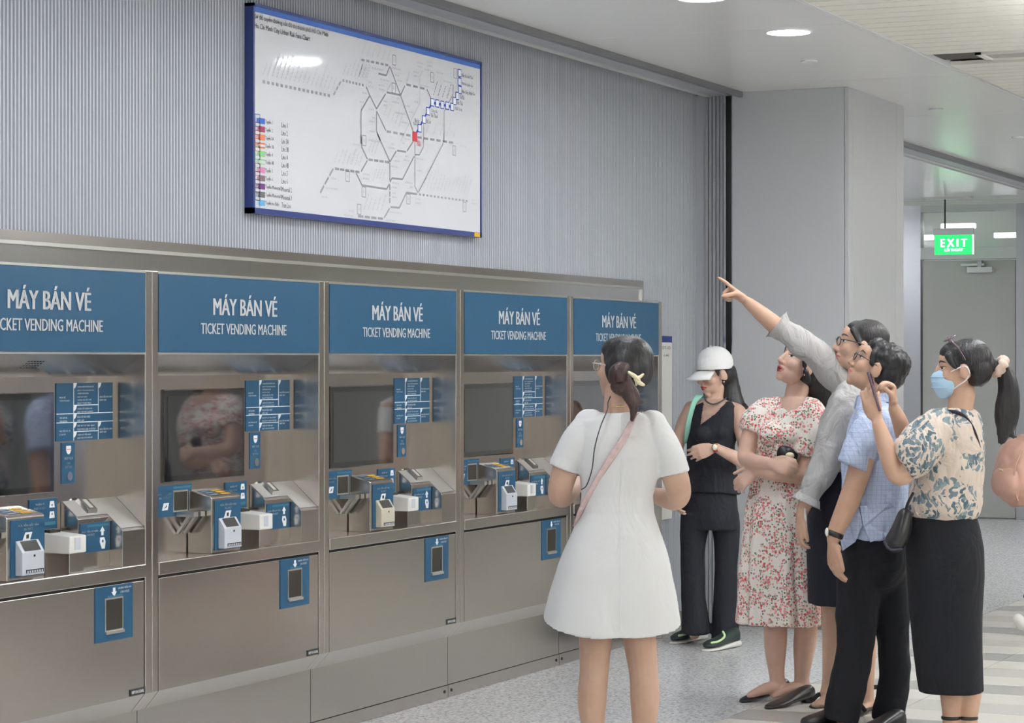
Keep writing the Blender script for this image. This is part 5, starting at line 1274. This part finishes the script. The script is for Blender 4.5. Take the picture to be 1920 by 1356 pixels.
# ---------------------------------------------------------------- woman pointing at the map
def woman_pointing():
    e, L = person(1582, 10.3, 'woman in a grey blouse and black skirt pointing up at the map')
    f = (-.93, -.25)
    H = Head(L(1613, 648, 0), (-.97, .06, .16), k=1.03)
    B = SD(); H.skull(B, jaw=1.0)
    B.tube([L(1600, 760, .0), L(1604, 725, .0), L(1614, 690, .01)], [(.06, .055), (.050, .048), (.052, .05)])
    B.loft([(L(1602, 728), .06, .05), (L(1600, 745), .10, .075), (L(1592, 790), .12, .10), (L(1585, 850), .115, .10), (L(1580, 900), .12, .105), (L(1582, 980), .13, .11)], f)
    # pointing arm
    B.tube([L(1584, 718, .055), L(1545, 680, .05), L(1490, 638, .03), L(1462, 617, .02), L(1432, 592, .01), L(1402, 567, .0)], [.046, .044, .042, .041, .035, .0245])
    hand(B, L(1401, 566, 0), (-.80, .0, .55), (-.35, -.30, -.75), (-.2, -.9, -.2), [(-4, 6, 4), (75, 85, 55), (80, 85, 55), (82, 85, 55)], k=1.05, th=(.35, .75, .35), th2=(-.1, .75, .75), thl=1.05)
    # hanging arm with phone
    B.tube([L(1590, 752, -.085), L(1572, 790, -.13), L(1552, 850, -.15), L(1532, 905, -.16), L(1512, 940, -.17), L(1503, 965, -.17)], [.048, .045, .041, .038, .033, .024])
    hand(B, L(1502, 966, -.17), (-.12, -.05, -1), (.95, .2, -.1), (.2, -.9, .1), [(15, 35, 25), (20, 40, 25), (25, 42, 25), (30, 42, 25)], k=.98, th=(.5, .8, .3), th2=(.1, .95, .3))
    for pts in (((1562, 960), (1564, 1090), (1562, 1150), (1563, 1200), (1556, 1275), (1552, 1300)), ((1605, 960), (1612, 1090), (1616, 1150), (1622, 1210), (1624, 1285), (1624, 1315))):
        B.tube([L(a, b, dy) for (a, b), dy in zip(pts, (0, 0, 0, .01, .01, .01))], [.065, .055, .052, .049, .034, .034])
    for hx, hy, tx, ty in ((1556, 1305, 1530, 1322), (1628, 1318, 1608, 1338)):
        B.tube([L(hx + 4, hy, .02), L((hx + tx) / 2, hy + 12, -.02), L(tx, ty, -.05)], [(.030, .028), (.034, .022), (.030, .012)], ref=(0, 1, 0))
    body = remesh(B, 'body', 'skin', e, 0.005, 2, tone=SK4)
    H.features(body, e, 'lip_pink')
    D = SD()
    D.loft([(L(1604, 722), .080, .050), (L(1602, 732), .115, .075), (L(1599, 750), .130, .096), (L(1594, 790), .140, .120), (L(1588, 830), .142, .125), (L(1582, 862), .145, .128), (L(1580, 885), .140, .125)], f, seg=64)
    D.tube([L(1600, 730, .05), L(1572, 706, .06), L(1535, 668, .045), L(1500, 642, .03), L(1468, 618, .02), L(1461, 612, .02)], [.075, .072, .064, .058, .050, .052], round_=False, seg=24)
    D.tube([L(1592, 745, -.09), L(1576, 790, -.13), L(1556, 850, -.155), L(1536, 895, -.165), L(1520, 925, -.17), L(1515, 936, -.17)], [.064, .066, .062, .058, .046, .050], round_=False, seg=24); D.ell(L(1594, 742, -.08), .064)
    blouse = remesh(D, 'blouse', 'cloth_grey', e, 0.006, 1, disp=folds(.012, 13, 6.0, .45))
    for (a, b) in (((1466, 616, .02), (1456, 608, .02)), ((1517, 931, -.17), (1511, 944, -.17))):
        S = SD(); S.tube([L(*a), L(*b)], [.050, .066], round_=False, seg=28)
        for i, v in enumerate(S.v):
            if (i // 28) == len(S.v) // 28 - 1: S.v[i] = tuple(V(v) + (V(v) - L(*b)) * (.12 * math.sin(i * 1.9)))
        plain(S, 'cuff_frill', 'cloth_grey', blouse)
    T = SD()
    T.loft([(L(1580, 868), .125, .118), (L(1580, 900), .150, .138), (L(1583, 960), .165, .152), (L(1584, 1040), .168, .156), (L(1585, 1100), .166, .155), (L(1585, 1132), .164, .154)], f, seg=48)
    remesh(T, 'skirt', 'cloth_navy', e, 0.007, 2, disp=folds(.004, 8, 8.0, .4))
    C = SD(); H.ell(C, (0, -.028, .038), (.077, .088, .077)); H.ell(C, (0, -.060, .01), (.070, .058, .068)); H.ell(C, (0, .005, .062), (.066, .066, .042))
    for s_ in (-1, 1): C.tube([H.p(s_ * .060, .046, .058), H.p(s_ * .070, .022, .022), H.p(s_ * .072, -.02, -.02)], [.014, .010, .016])
    C.tube([H.p(0, -.10, -.005), H.p(0, -.125, -.04), H.p(0, -.12, -.12)], [.035, .03, .012])
    remesh(C, 'hair', 'hair_dark', e, 0.006, 2, disp=folds(.003, 28, 9, .25))
    glasses(H, e)
    for hx, hy, tx, ty in ((1572, 1318, 1524, 1329), (1640, 1330, 1592, 1346)):
        def fl(px, py):
            dd = EYE * FPX / (py - HOR); return V(((px - 960) / FPX * dd - (1582 - 960) / FPX * 10.3, dd - 10.3, 0))
        h_, t_ = fl(hx, hy), fl(tx, ty); d_ = t_ - h_; dn = d_.normalized()
        U = SD(); shoe_loft(U, h_ + V((0, 0, .012)), t_, .08, .016, .034); sh = plain(U, 'sandal', 'leather_black', e)
        U = SD(); U.tube([h_ + dn * .025, h_ + dn * .025 + V((0, 0, .03))], [.02, .026], ref=(1, 0, 0), round_=False); plain(U, 'heel', 'leather_black', sh)
        sd_ = V((dn.y, -dn.x, 0))
        for u, z, r in ((.72, .055, .042), (.22, .105, .044)):
            c = h_ + d_ * u; U = SD(); U.tube([c + sd_ * r + V((0, 0, .02 if u > .5 else z)), c + V((0, 0, z)) - dn * (0 if u > .5 else .02) + dn * .04 * (u < .5), c - sd_ * r + V((0, 0, .02 if u > .5 else z))], [(.010, .003)] * 3, ref=(0, 0, 1), seg=8); plain(U, 'strap', 'leather_black', sh)
    return e, L
eD, LD = woman_pointing()
def phone(L, e, a, b, w, thick, nrm_, label, back='phone_back', glass='phone_glass'):
    """phone as a bevelled slab from a to b (bottom, top), screen facing nrm_"""
    a, b = V(a), V(b); u = (b - a).normalized(); n = V(nrm_); n = (n - u * n.dot(u)).normalized(); s_ = u.cross(n)
    R = Matrix((s_, n, u)).transposed().to_4x4(); R.translation = (a + b) / 2; h = (b - a).length / 2
    m = MB(); m.box(-w / 2, w / 2, -thick / 2, thick / 2, -h, h, back); o = m.build('phone', None, bevel=.003); o.matrix_world = e.matrix_basis @ R
    m = MB(); m.box(-w / 2 + .003, w / 2 - .003, thick / 2, thick / 2 + .0008, -h + .004, h - .004, glass); m.build('screen', o)
    m = MB()
    for zz in (0, 1): m.disc_y(w / 2 - .018, h - .020 - .022 * zz, .009, -thick / 2 - .002, -thick / 2, 'phone_glass', 14)
    m.build('camera_lens', o)
    return tag(o, label, 'phone')
phone(LD, eD, LD(1508, 1012, -.165), LD(1503, 952, -.165), .072, .010, (1, .3, 0), 'white-edged phone in the lowered hand of the pointing woman', 'phone_white')

# ---------------------------------------------------------------- man in the checked shirt
def man():
    e, L = person(1635, 9.93, 'man in a pale blue checked shirt and dark trousers looking up')
    f = (-.95, .10)
    H = Head(L(1643, 690, 0), (-.86, .20, .46), up=(.4, 0, 1), k=1.04)
    B = SD(); H.skull(B, jaw=1.12)
    B.tube([L(1645, 800, .0), L(1640, 765, .0), L(1642, 725, .0)], [(.068, .066), (.058, .058), (.058, .056)])
    B.loft([(L(1645, 765), .07, .06), (L(1645, 785), .13, .08), (L(1645, 830), .145, .105), (L(1642, 900), .135, .11), (L(1640, 980), .13, .10), (L(1640, 1020), .13, .10)], f)
    B.tube([L(1632, 800, -.15), L(1620, 850, -.18), L(1606, 900, -.19), L(1590, 945, -.20), L(1570, 990, -.21), L(1562, 1012, -.21)], [.055, .052, .046, .044, .036, .028])
    hand(B, L(1561, 1014, -.21), (.02, -.1, -1), (.9, .4, 0), (-.5, -.9, 0), [(14, 22, 14), (18, 26, 16), (22, 28, 16), (26, 28, 16)], k=1.1, th=(.45, .9, .1), th2=(.1, 1, .2))
    B.tube([L(1650, 800, .13), L(1642, 850, .145), L(1634, 910, .14), L(1618, 960, .12), L(1606, 1000, .10)], [.055, .052, .045, .042, .028])
    hand(B, L(1605, 1003, .10), (-.15, 0, -1), (.9, -.3, 0), (-.3, .9, 0), CUP, k=1.08)
    for x, yy in ((1612, -.035), (1670, .045)): B.tube([L(x, 1010, yy), L(x, 1100, yy), L(x - (6 if x < 1640 else -4), 1210, yy), L(x - (26 if x < 1640 else 0), 1300, yy), L(x - (34 if x < 1640 else 4), 1345, yy)], [.06, .055, .042, .038, .034])
    body = remesh(B, 'body', 'skin', e, 0.005, 2, tone=SK3)
    H.features(body, e, 'lip_pink')
    D = SD()
    D.loft([(L(1640, 752), .075, .062), (L(1643, 764), .125, .080), (L(1644, 778), .165, .098), (L(1643, 805), .180, .122), (L(1641, 850), .176, .136), (L(1640, 900), .168, .134), (L(1638, 950), .165, .134), (L(1637, 985), .168, .138), (L(1637, 1008), .168, .138)], f, seg=64)
    D.tube([L(1638, 790, -.12), L(1626, 822, -.165), L(1608, 855, -.185), L(1598, 876, -.19)], [.078, .076, .068, .066], round_=False, seg=24); D.ell(L(1640, 790, -.11), .072)
    D.tube([L(1655, 790, .12), L(1649, 822, .145), L(1642, 855, .15), L(1637, 876, .15)], [.078, .076, .068, .064], round_=False, seg=24); D.ell(L(1655, 790, .11), .072)
    shirt = remesh(D, 'shirt', 'cloth_check', e, 0.006, 1, disp=folds(.009, 12, 11.0, .6))
    # collar
    S = SD(); cc = L(1637, 744, .0); rings = []
    for k in range(21):
        a = math.pi * (0.12 + 1.76 * k / 20)
        dirv = V((-math.cos(a), math.sin(a) * 1.0, 0)); drop = 0.032 if True else 0
        r0 = .066; tipf = abs(k - 10) / 10
        o_ = cc + V((dirv.x * r0, dirv.y * r0 * .95, -.012 * -dirv.x * -1 + .020 * dirv.x))
        rings.append([o_ + V((0, 0, .010)) - dirv * .004, o_ + V((0, 0, .012)) + dirv * .002, o_ + dirv * .018 + V((0, 0, -.024 - .018 * tipf ** 3)), o_ + dirv * .013 + V((0, 0, -.024 - .018 * tipf ** 3))])
    S.rings(rings); plain(S, 'collar', 'cloth_check', shirt, smooth=False)
    # shirt tails at the side vent
    def tail(pts, dy0):
        S = SD()
        n = len(pts); a = [L(x, y, dy0 if len(p) < 3 else p[2]) for p in pts for x, y in [p[:2]]]; b = [q + V((0, .012, 0)) for q in a]
        S.add(a + b, [tuple(range(n)), tuple(range(2 * n - 1, n - 1, -1))] + [(i, (i + 1) % n, (i + 1) % n + n, i + n) for i in range(n)]); plain(S, 'shirt_tail', 'cloth_check', shirt, smooth=False)
    tail([(1576, 960, -.10), (1610, 950, -.165), (1617, 984, -.175), (1604, 1016, -.17), (1580, 1033, -.13), (1574, 1000, -.10)], 0)
    tail([(1612, 950, -.165), (1668, 945, -.165), (1700, 960, -.10), (1698, 990, -.10), (1664, 1006, -.17), (1632, 1017, -.18), (1619, 986, -.176)], 0)
    T = SD()
    T.loft([(L(1637, 985), .155, .126), (L(1637, 1030), .160, .134), (L(1637, 1065), .152, .134), (L(1638, 1095), .120, .110), (L(1638, 1120), .07, .07)], f, seg=48)
    T.tube([L(1617, 1035, -.02), L(1613, 1085, -.025), L(1608, 1150, -.03), L(1605, 1220, -.04), L(1592, 1280, -.05), L(1580, 1330, -.05), L(1576, 1352, -.05)], [(.085, .11), (.096, .115), (.088, .098), (.076, .082), (.074, .076), (.076, .078), (.072, .08)], ref=(1, 0, 0), round_=False, seg=24)
    T.tube([L(1660, 1035, .03), L(1664, 1085, .035), L(1670, 1150, .04), L(1676, 1210, .04), L(1677, 1270, .04), L(1668, 1330, .04), L(1666, 1352, .04)], [(.080, .11), (.088, .11), (.078, .095), (.064, .080), (.062, .076), (.070, .078), (.068, .08)], ref=(1, 0, 0), round_=False, seg=24)
    remesh(T, 'trousers', 'cloth_black', e, 0.007, 6, disp=folds(.010, 8, 13.0, .8))
    C = SD(); H.ell(C, (0, -.034, .042), (.082, .090, .078)); H.ell(C, (0, -.055, -.002), (.078, .066, .068)); H.ell(C, (0, .002, .072), (.070, .072, .040))
    C.tube([H.p(-.03, .050, .094), H.p(0, .044, .100), H.p(.03, .03, .098)], [.012, .014, .012])
    for s_ in (-1, 1): C.tube([H.p(s_ * .066, .030, .05), H.p(s_ * .075, .022, .012), H.p(s_ * .077, .012, -.006)], [.016, .010, .006])
    remesh(C, 'hair', 'hair_black', e, 0.006, 1, disp=folds(.006, 52, 3, .6))
    glasses(H, e, lens='lens_clear')
    # watch
    c = L(1565, 1002, -.21); ax = nrm(L(1561, 1014, -.21) - L(1570, 990, -.21)); A_ = ax.orthogonal().normalized(); B_ = ax.cross(A_)
    S = SD(); pts = [c + A_ * .034 * math.cos(t_) + B_ * .034 * math.sin(t_) for t_ in [2 * math.pi * i / 16 for i in range(17)]]
    S.tube(pts, [(.011, .003)] * 17, ref=ax, seg=8, sub=2); w_ = plain(S, 'watch', 'leather_black', e)
    S = SD(); S.ell(L(1551, 998, -.222), (.008, .017, .019)); plain(S, 'watch_case', 'steel_edge', w_); S = SD(); S.ell(L(1549.5, 998, -.226), (.006, .013, .015)); plain(S, 'dial', 'watch_face', w_)
    S = SD(); S.tube([L(1552, 1058, -.222), L(1556, 1060, -.232), L(1561, 1059, -.228)], [.0025] * 3, seg=6); plain(S, 'ring', 'gold', e)
    for hx, hy, tx, ty in ((1596, 1352, 1506, 1362), (1690, 1368, 1612, 1380)):
        def fl(px, py):
            dd = EYE * FPX / (py - HOR); return V(((px - 960) / FPX * dd - (1635 - 960) / FPX * 9.93, dd - 9.93, 0))
        U = SD(); shoe_loft(U, fl(hx, hy) + V((0, 0, .006)), fl(tx, ty) + V((0, 0, .006)), .10, .06, .08); sh = plain(U, 'shoe', 'leather_black', e)
        U = SD(); shoe_loft(U, fl(hx + 1, hy), fl(tx - 1, ty), .105, .016, .026); plain(U, 'sole', 'label_black', sh)
man()

# ---------------------------------------------------------------- woman with mask and ponytail
def woman_mask():
    e, L = person(1770, 9.58, 'woman in a face mask and leaf-print blouse raising a phone, long ponytail')
    f = (-.93, .30)
    H = Head(L(1802, 692, 0), (-.98, .12, -.06), k=1.03)
    B = SD(); H.skull(B)
    B.tube([L(1795, 815, .0), L(1798, 780, .0), L(1805, 735, .0)], [(.066, .062), (.052, .052), (.052, .052)])
    B.loft([(L(1795, 772), .06, .05), (L(1792, 790), .13, .075), (L(1785, 840), .14, .10), (L(1775, 900), .12, .10), (L(1768, 970), .105, .10), (L(1770, 1030), .11, .10)], f)
    # near arm up to the phone
    B.tube([L(1745, 815, -.13), L(1720, 850, -.16), L(1700, 885, -.17), L(1680, 888, -.17), L(1662, 840, -.165), L(1646, 792, -.16)], [.045, .044, .042, .039, .036, .025])
    hand(B, L(1645, 790, -.16), (-.28, 0, .96), (.30, .9, .1), (-.9, .25, -.2), [(12, 45, 40), (14, 48, 42), (16, 50, 42), (18, 50, 42)], k=.98, th=(.35, .9, .25), th2=(-.05, .98, .30))
    # far arm, pinching
    B.tube([L(1765, 815, .12), L(1738, 838, .10), L(1714, 845, .06), L(1697, 820, .03), L(1686, 788, .0), L(1676, 766, -.02)], [.045, .043, .040, .036, .031, .024])
    hand(B, L(1675, 764, -.02), (-.05, -.05, 1), (-.95, -.1, .1), (-.1, -.95, 0), [(62, 50, 25), (66, 52, 25), (70, 55, 28), (75, 55, 28)], k=.98, th=(.25, .85, .45), th2=(-.1, .75, .75))
    for x in (1785, 1818): B.tube([L(x - 10, 1020), L(x - 4, 1150), L(x, 1250), L(x, 1300), L(x - 1, 1340), L(x - 2, 1362)], [.06, .055, .052, .048, .036, .034])
    for x in (1783, 1816): B.tube([L(x + 6, 1360, .0), L(x - 10, 1372, -.02), L(x - 38, 1382, -.03)], [(.03, .03), (.033, .022), (.03, .012)], ref=(0, 1, 0))
    body = remesh(B, 'body', 'skin', e, 0.005, 2, tone=SK4)
    H.features(body, e, mouth=False)
    # mask
    M = SD(); H.ell(M, (0, .058, -.052), (.056, .056, .056)); H.ell(M, (0, .090, -.036), (.020, .028, .034)); H.ell(M, (0, .070, -.080), (.038, .034, .034)); H.ell(M, (0, .066, -.03), (.05, .046, .034))
    mk = remesh(M, 'face_mask', 'mask_blue', e, 0.005, 3)
    bm = bmesh.new(); bm.from_mesh(mk.data)
    bmesh.ops.bisect_plane(bm, geom=bm.verts[:] + bm.edges[:] + bm.faces[:], plane_co=H.p(0, .040, 0), plane_no=H.R @ V((0, 1, -.12)), clear_inner=True)
    bmesh.ops.bisect_plane(bm, geom=bm.verts[:] + bm.edges[:] + bm.faces[:], plane_co=H.p(0, .06, .004), plane_no=H.R @ V((0, -.15, -1)), clear_inner=True)
    bm.to_mesh(mk.data); bm.free()
    for s_ in (-1, 1):
        S = SD(); S.tube([H.p(s_ * .052, .046, -.010), H.p(s_ * .066, .03, -.002), H.p(s_ * .080, -.008, .010), H.p(s_ * .084, -.025, -.012), H.p(s_ * .076, -.012, -.042), H.p(s_ * .062, .018, -.062), H.p(s_ * .046, .040, -.078)], [.0024] * 7, seg=6); plain(S, 'ear_loop', 'mask_white', mk)
    for z in (-.028, -.048, -.068):
        S = SD(); S.tube([H.p(.054, .060, z), H.p(.040, .096, z + .002), H.p(0, .116, z + .004), H.p(-.040, .096, z + .002), H.p(-.054, .060, z)], [.0022] * 5, seg=6); plain(S, 'pleat', 'mask_blue', mk)
    D = SD()
    D.loft([(L(1798, 768), .075, .060), (L(1796, 778), .120, .082), (L(1793, 795), .155, .102), (L(1787, 830), .165, .124), (L(1780, 870), .160, .134), (L(1774, 910), .155, .140), (L(1770, 945), .158, .148), (L(1769, 963), .152, .144), (L(1769, 972), .135, .128)], f, seg=64)
    D.tube([L(1752, 800, -.12), L(1728, 835, -.16), L(1708, 862, -.175), L(1694, 872, -.175)], [.078, .088, .080, .066], round_=False, seg=28); D.ell(L(1755, 802, -.10), .078)
    D.tube([L(1775, 800, .11), L(1752, 830, .11), L(1732, 845, .09), L(1720, 848, .07)], [.076, .084, .076, .060], round_=False, seg=28); D.ell(L(1775, 802, .10), .075)
    bl = remesh(D, 'blouse', 'cloth_leafy', e, 0.006, 1, disp=folds(.011, 12, 15.0, .6))
    T = SD()
    T.loft([(L(1764, 966), .128, .138), (L(1767, 990), .138, .146), (L(1771, 1030), .150, .152), (L(1773, 1080), .152, .150), (L(1774, 1150), .148, .142), (L(1777, 1220), .140, .136), (L(1781, 1270), .134, .130), (L(1784, 1297), .130, .126)], f, seg=48)
    remesh(T, 'skirt', 'cloth_black', e, 0.007, 2, disp=folds(.003, 7, 17.0, .3))
    C = SD(); H.ell(C, (0, -.030, .036), (.080, .092, .082)); H.ell(C, (0, -.060, -.004), (.074, .060, .070)); H.ell(C, (0, .012, .064), (.068, .068, .044)); C.tube([H.p(0, -.10, .01), H.p(0, -.135, .012)], [.04, .022])
    for s_ in (-1, 1): C.tube([H.p(s_ * .062, .050, .055), H.p(s_ * .072, .036, .022), H.p(s_ * .073, .022, .004)], [.016, .011, .006])
    remesh(C, 'hair', 'hair_black', e, 0.006, 2, disp=folds(.003, 28, 19, .3))
    C = SD()
    C.tube([L(1872, 690, .0), L(1884, 700, .0), L(1891, 735, .0), L(1887, 775, .0), L(1884, 805, .0), L(1872, 830, .0)], [(.020, .02), (.034, .03), (.044, .035), (.048, .034), (.034, .022), (.004, .004)], ref=(1, 0, 0))
    C.tube([L(1886, 780), L(1890, 808), L(1884, 826), L(1876, 834)], [.024, .016, .008, .003]); C.tube([L(1882, 775), L(1876, 800), L(1870, 816)], [.022, .014, .003]); C.tube([L(1890, 785), L(1896, 815), L(1905, 820)], [.02, .01, .003])
    remesh(C, 'ponytail', 'hair_black', e, 0.005, 1, disp=folds(.005, 30, 21, .2))
    S = SD(); rings = []
    ctr = L(1875, 688, 0); ax = nrm(L(1885, 696, 0) - L(1862, 684, 0)); A_ = ax.orthogonal().normalized(); B_ = ax.cross(A_)
    pts = [ctr + (A_ * math.cos(t_) + B_ * math.sin(t_)) * .030 for t_ in [2 * math.pi * i / 20 for i in range(21)]]
    S.tube(pts, [(.021 + .005 * math.sin(i * 2.4), .017 + .004 * math.cos(i * 1.9)) for i in range(21)], ref=ax, seg=10, sub=2); plain(S, 'scrunchie', 'scrunchie', e)
    # sunglasses pushed up on the hair
    S = SD()
    for s_ in (-1, 1):
        S.tube([H.p(s_ * .035 + .027 * math.cos(a), .036 + .020 * math.sin(a), .120 - .010 * math.sin(a)) for a in [2 * math.pi * i / 12 for i in range(13)]], [.0026] * 13, ref=H.R @ V((0, 0, 1)), seg=6, sub=2)
        S.tube([H.p(s_ * .062, .040, .116), H.p(s_ * .080, .030, .104), H.p(s_ * .088, .006, .072), H.p(s_ * .090, -.012, .036)], [.0030, .0030, .0028, .0022], seg=6)
    S.tube([H.p(-.010, .040, .121), H.p(0, .042, .124), H.p(.010, .040, .121)], [.0024] * 3, seg=6)
    g_ = plain(S, 'sunglasses', 'phone_back', e)
    for s_ in (-1, 1):
        S = SD(); S.rings([[H.p(s_ * .035 + .026 * math.cos(a), .036 + .019 * math.sin(a), .119 + dz - .010 * math.sin(a)) for a in [2 * math.pi * i / 14 for i in range(14)]] for dz in (0, .0015)]); plain(S, 'lens', 'lens_tint', g_)
    # shoulder strap
    ribbon([L(1748, 800, -.115), L(1768, 777, -.125), L(1786, 772, -.13), L(1806, 780, -.13), L(1822, 800, -.125), L(1833, 830, -.105), L(1838, 860, -.07)], (0, -.6, .8), .020, .004, 'bag_strap', 'leather_navy', e)
    for x in (1783, 1816):
        def fl(px, py, dy):
            return V((L(px, 1380, dy).x, dy, 0))
        h_, t_ = fl(x + 14, 0, .02), fl(x - 48, 0, -.03); d_ = t_ - h_; dn = d_.normalized(); sd_ = V((dn.y, -dn.x, 0))
        U = SD(); shoe_loft(U, h_ + V((0, 0, .004)), t_, .082, .02, .035); sh = plain(U, 'sandal', 'leather_black', e)
        U = SD(); c_ = L(x, 1346, 0); U.tube([c_ + V((.036 * math.cos(q), .036 * math.sin(q), 0)) for q in [2 * math.pi * i / 12 for i in range(13)]], [(.007, .003)] * 13, ref=(0, 0, 1), seg=8, sub=2); plain(U, 'ankle_strap', 'leather_black', sh)
    return e, L
eF, LF = woman_mask()
phone(LF, eF, LF(1651, 770, -.150), LF(1628, 696, -.150), .074, .010, (-.95, .2, -.3), 'raised phone with a dark mauve back held up by the masked woman')
def handbag():
    o = empty('handbag'); o.matrix_world = eF.matrix_basis.copy()
    S = SD(); a, b, c = LF(1697, 965, -.10), LF(1689, 998, -.11), LF(1676, 1020, -.11)
    S.tube([a, b, c], [(.030, .05), (.042, .06), (.040, .058)], ref=(1, 0, .4), seg=20); remesh(S, 'bag_body', 'leather_black', o, .006, 2)
    S = SD(); S.tube([LF(1658, 1016, -.165), LF(1668, 1030, -.168), LF(1690, 1030, -.16)], [.005] * 3); plain(S, 'trim', 'leather_navy', o)
    S = SD(); S.tube([LF(1697, 962, -.10), LF(1702, 945, -.11), LF(1712, 925, -.12)], [.006] * 3); plain(S, 'handle', 'leather_black', o)
    tag(o, 'black leather handbag between the man and the masked woman', 'handbag')
handbag()

# ---------------------------------------------------------------- passer-by at the right edge, mostly outside the frame
def passer():
    d = 13.2; e, L = person(1985, d, 'passer-by at the right edge walking off with a pink backpack')
    f = (.95, .2)
    H = Head(L(1992, 690), (.95, .2, 0), k=.98); B = SD(); H.skull(B)
    B.tube([L(1985, 775), L(1985, 745), L(1988, 720)], [.055, .048, .05]); B.loft([(L(1985, 750), .05, .05), (L(1985, 765), .15, .08), (L(1985, 850), .13, .10), (L(1985, 950), .14, .11)], f)
    for y in (-.16, .16):
        B.tube([L(1985, 775, y), L(1982, 840, y * 1.15), L(1990, 905, y * 1.1), L(2000, 930, y)], [.045, .040, .034, .024]); hand(B, L(2000, 932, y), (.3, 0, -1), (0, -y, 0), (1, 0, 0), CUP)
    B.tube([L(1980, 940, -.06), L(1965, 1050, -.06), L(1935, 1130, -.06)], [.085, .055, .035]); B.tube([L(1985, 940, .07), L(2000, 1050, .07), L(2010, 1165, .07)], [.085, .055, .035])
    body = remesh(B, 'body', 'skin', e, .007, 2, tone=SK2); H.features(body, e)
    D = SD(); D.loft([(L(1985, 752), .08, .05), (L(1985, 765), .16, .09), (L(1985, 850), .15, .12), (L(1985, 960), .165, .13)], f)
    for y in (-.15, .15): D.tube([L(1985, 778, y), L(1982, 830, y * 1.15)], [.065, .06], round_=False)
    remesh(D, 'shirt', 'cloth_white', e, .007, 2)
    T = SD(); T.loft([(L(1985, 930), .15, .12), (L(1985, 990), .16, .125)], f); T.tube([L(1980, 960, -.06), L(1965, 1050, -.06), L(1937, 1128, -.06)], [.09, .066, .06], round_=False); T.tube([L(1985, 960, .07), L(2000, 1050, .07), L(2008, 1155, .07)], [.09, .066, .06], round_=False)
    remesh(T, 'trousers', 'cloth_navy', e, .008, 2)
    C = SD(); H.ell(C, (0, -.03, .038), (.079, .09, .08)); H.ell(C, (0, -.055, -.02), (.072, .06, .075)); remesh(C, 'hair', 'hair_black', e, .007, 2)
    S = SD(); S.tube([L(1908, 1160, -.06), L(1920, 1172, -.06), L(1938, 1178, -.06)], [(.038, .030), (.042, .034), (.036, .02)], ref=(0, 1, 0)); plain(S, 'shoe', 'shoe_white', e)
    S = SD(); shoe_loft(S, V((L(1998, 0, .07).x, .07, 0)), V((L(2075, 0, .07).x, .07, 0)), .09, .05, .08); plain(S, 'shoe', 'shoe_white', e)
    bp = empty('backpack'); bp.matrix_world = e.matrix_basis.copy()
    S = SD(); S.tube([L(1924, 832, -.02), L(1914, 850, -.02), L(1905, 885, -.02), L(1903, 915, -.02), L(1908, 938, -.02)], [(.06, .09), (.10, .135), (.112, .15), (.100, .148), (.05, .09)], ref=(1, .35, 0), seg=32, sub=8)
    b_ = remesh(S, 'pack_body', 'bag_pink', bp, .007, 3, disp=folds(.006, 14, 3, .8))
    S = SD(); S.tube([L(1893, 880, -.08), L(1886, 897, -.085), L(1887, 915, -.085), L(1896, 930, -.08)], [(.035, .08), (.055, .105), (.055, .105), (.03, .07)], ref=(1, .45, 0), seg=28, sub=8); pk = remesh(S, 'front_pocket', 'bag_pink', bp, .006, 2)
    S = SD(); S.tube([L(1880, 882, -.15), L(1874, 880, -.06), L(1880, 878, .04)], [.004] * 3); plain(S, 'zip', 'clip_cream', pk)
    S = SD(); S.tube([L(1915, 845, -.15), L(1903, 880, -.165), L(1902, 915, -.165), L(1908, 938, -.12)], [.005] * 4); plain(S, 'seam', 'bag_pink', b_)
    for y in (-.09, .09): ribbon([L(1925, 838, y), L(1955, 790, y), L(1985, 765, y), L(2015, 800, y), L(2000, 880, y), L(1940, 920, y)], (0, 1, 0), .04, .008, 'shoulder_strap', 'bag_pink', bp)
    tag(bp, 'pale pink backpack at the right edge of the picture', 'backpack')
passer()
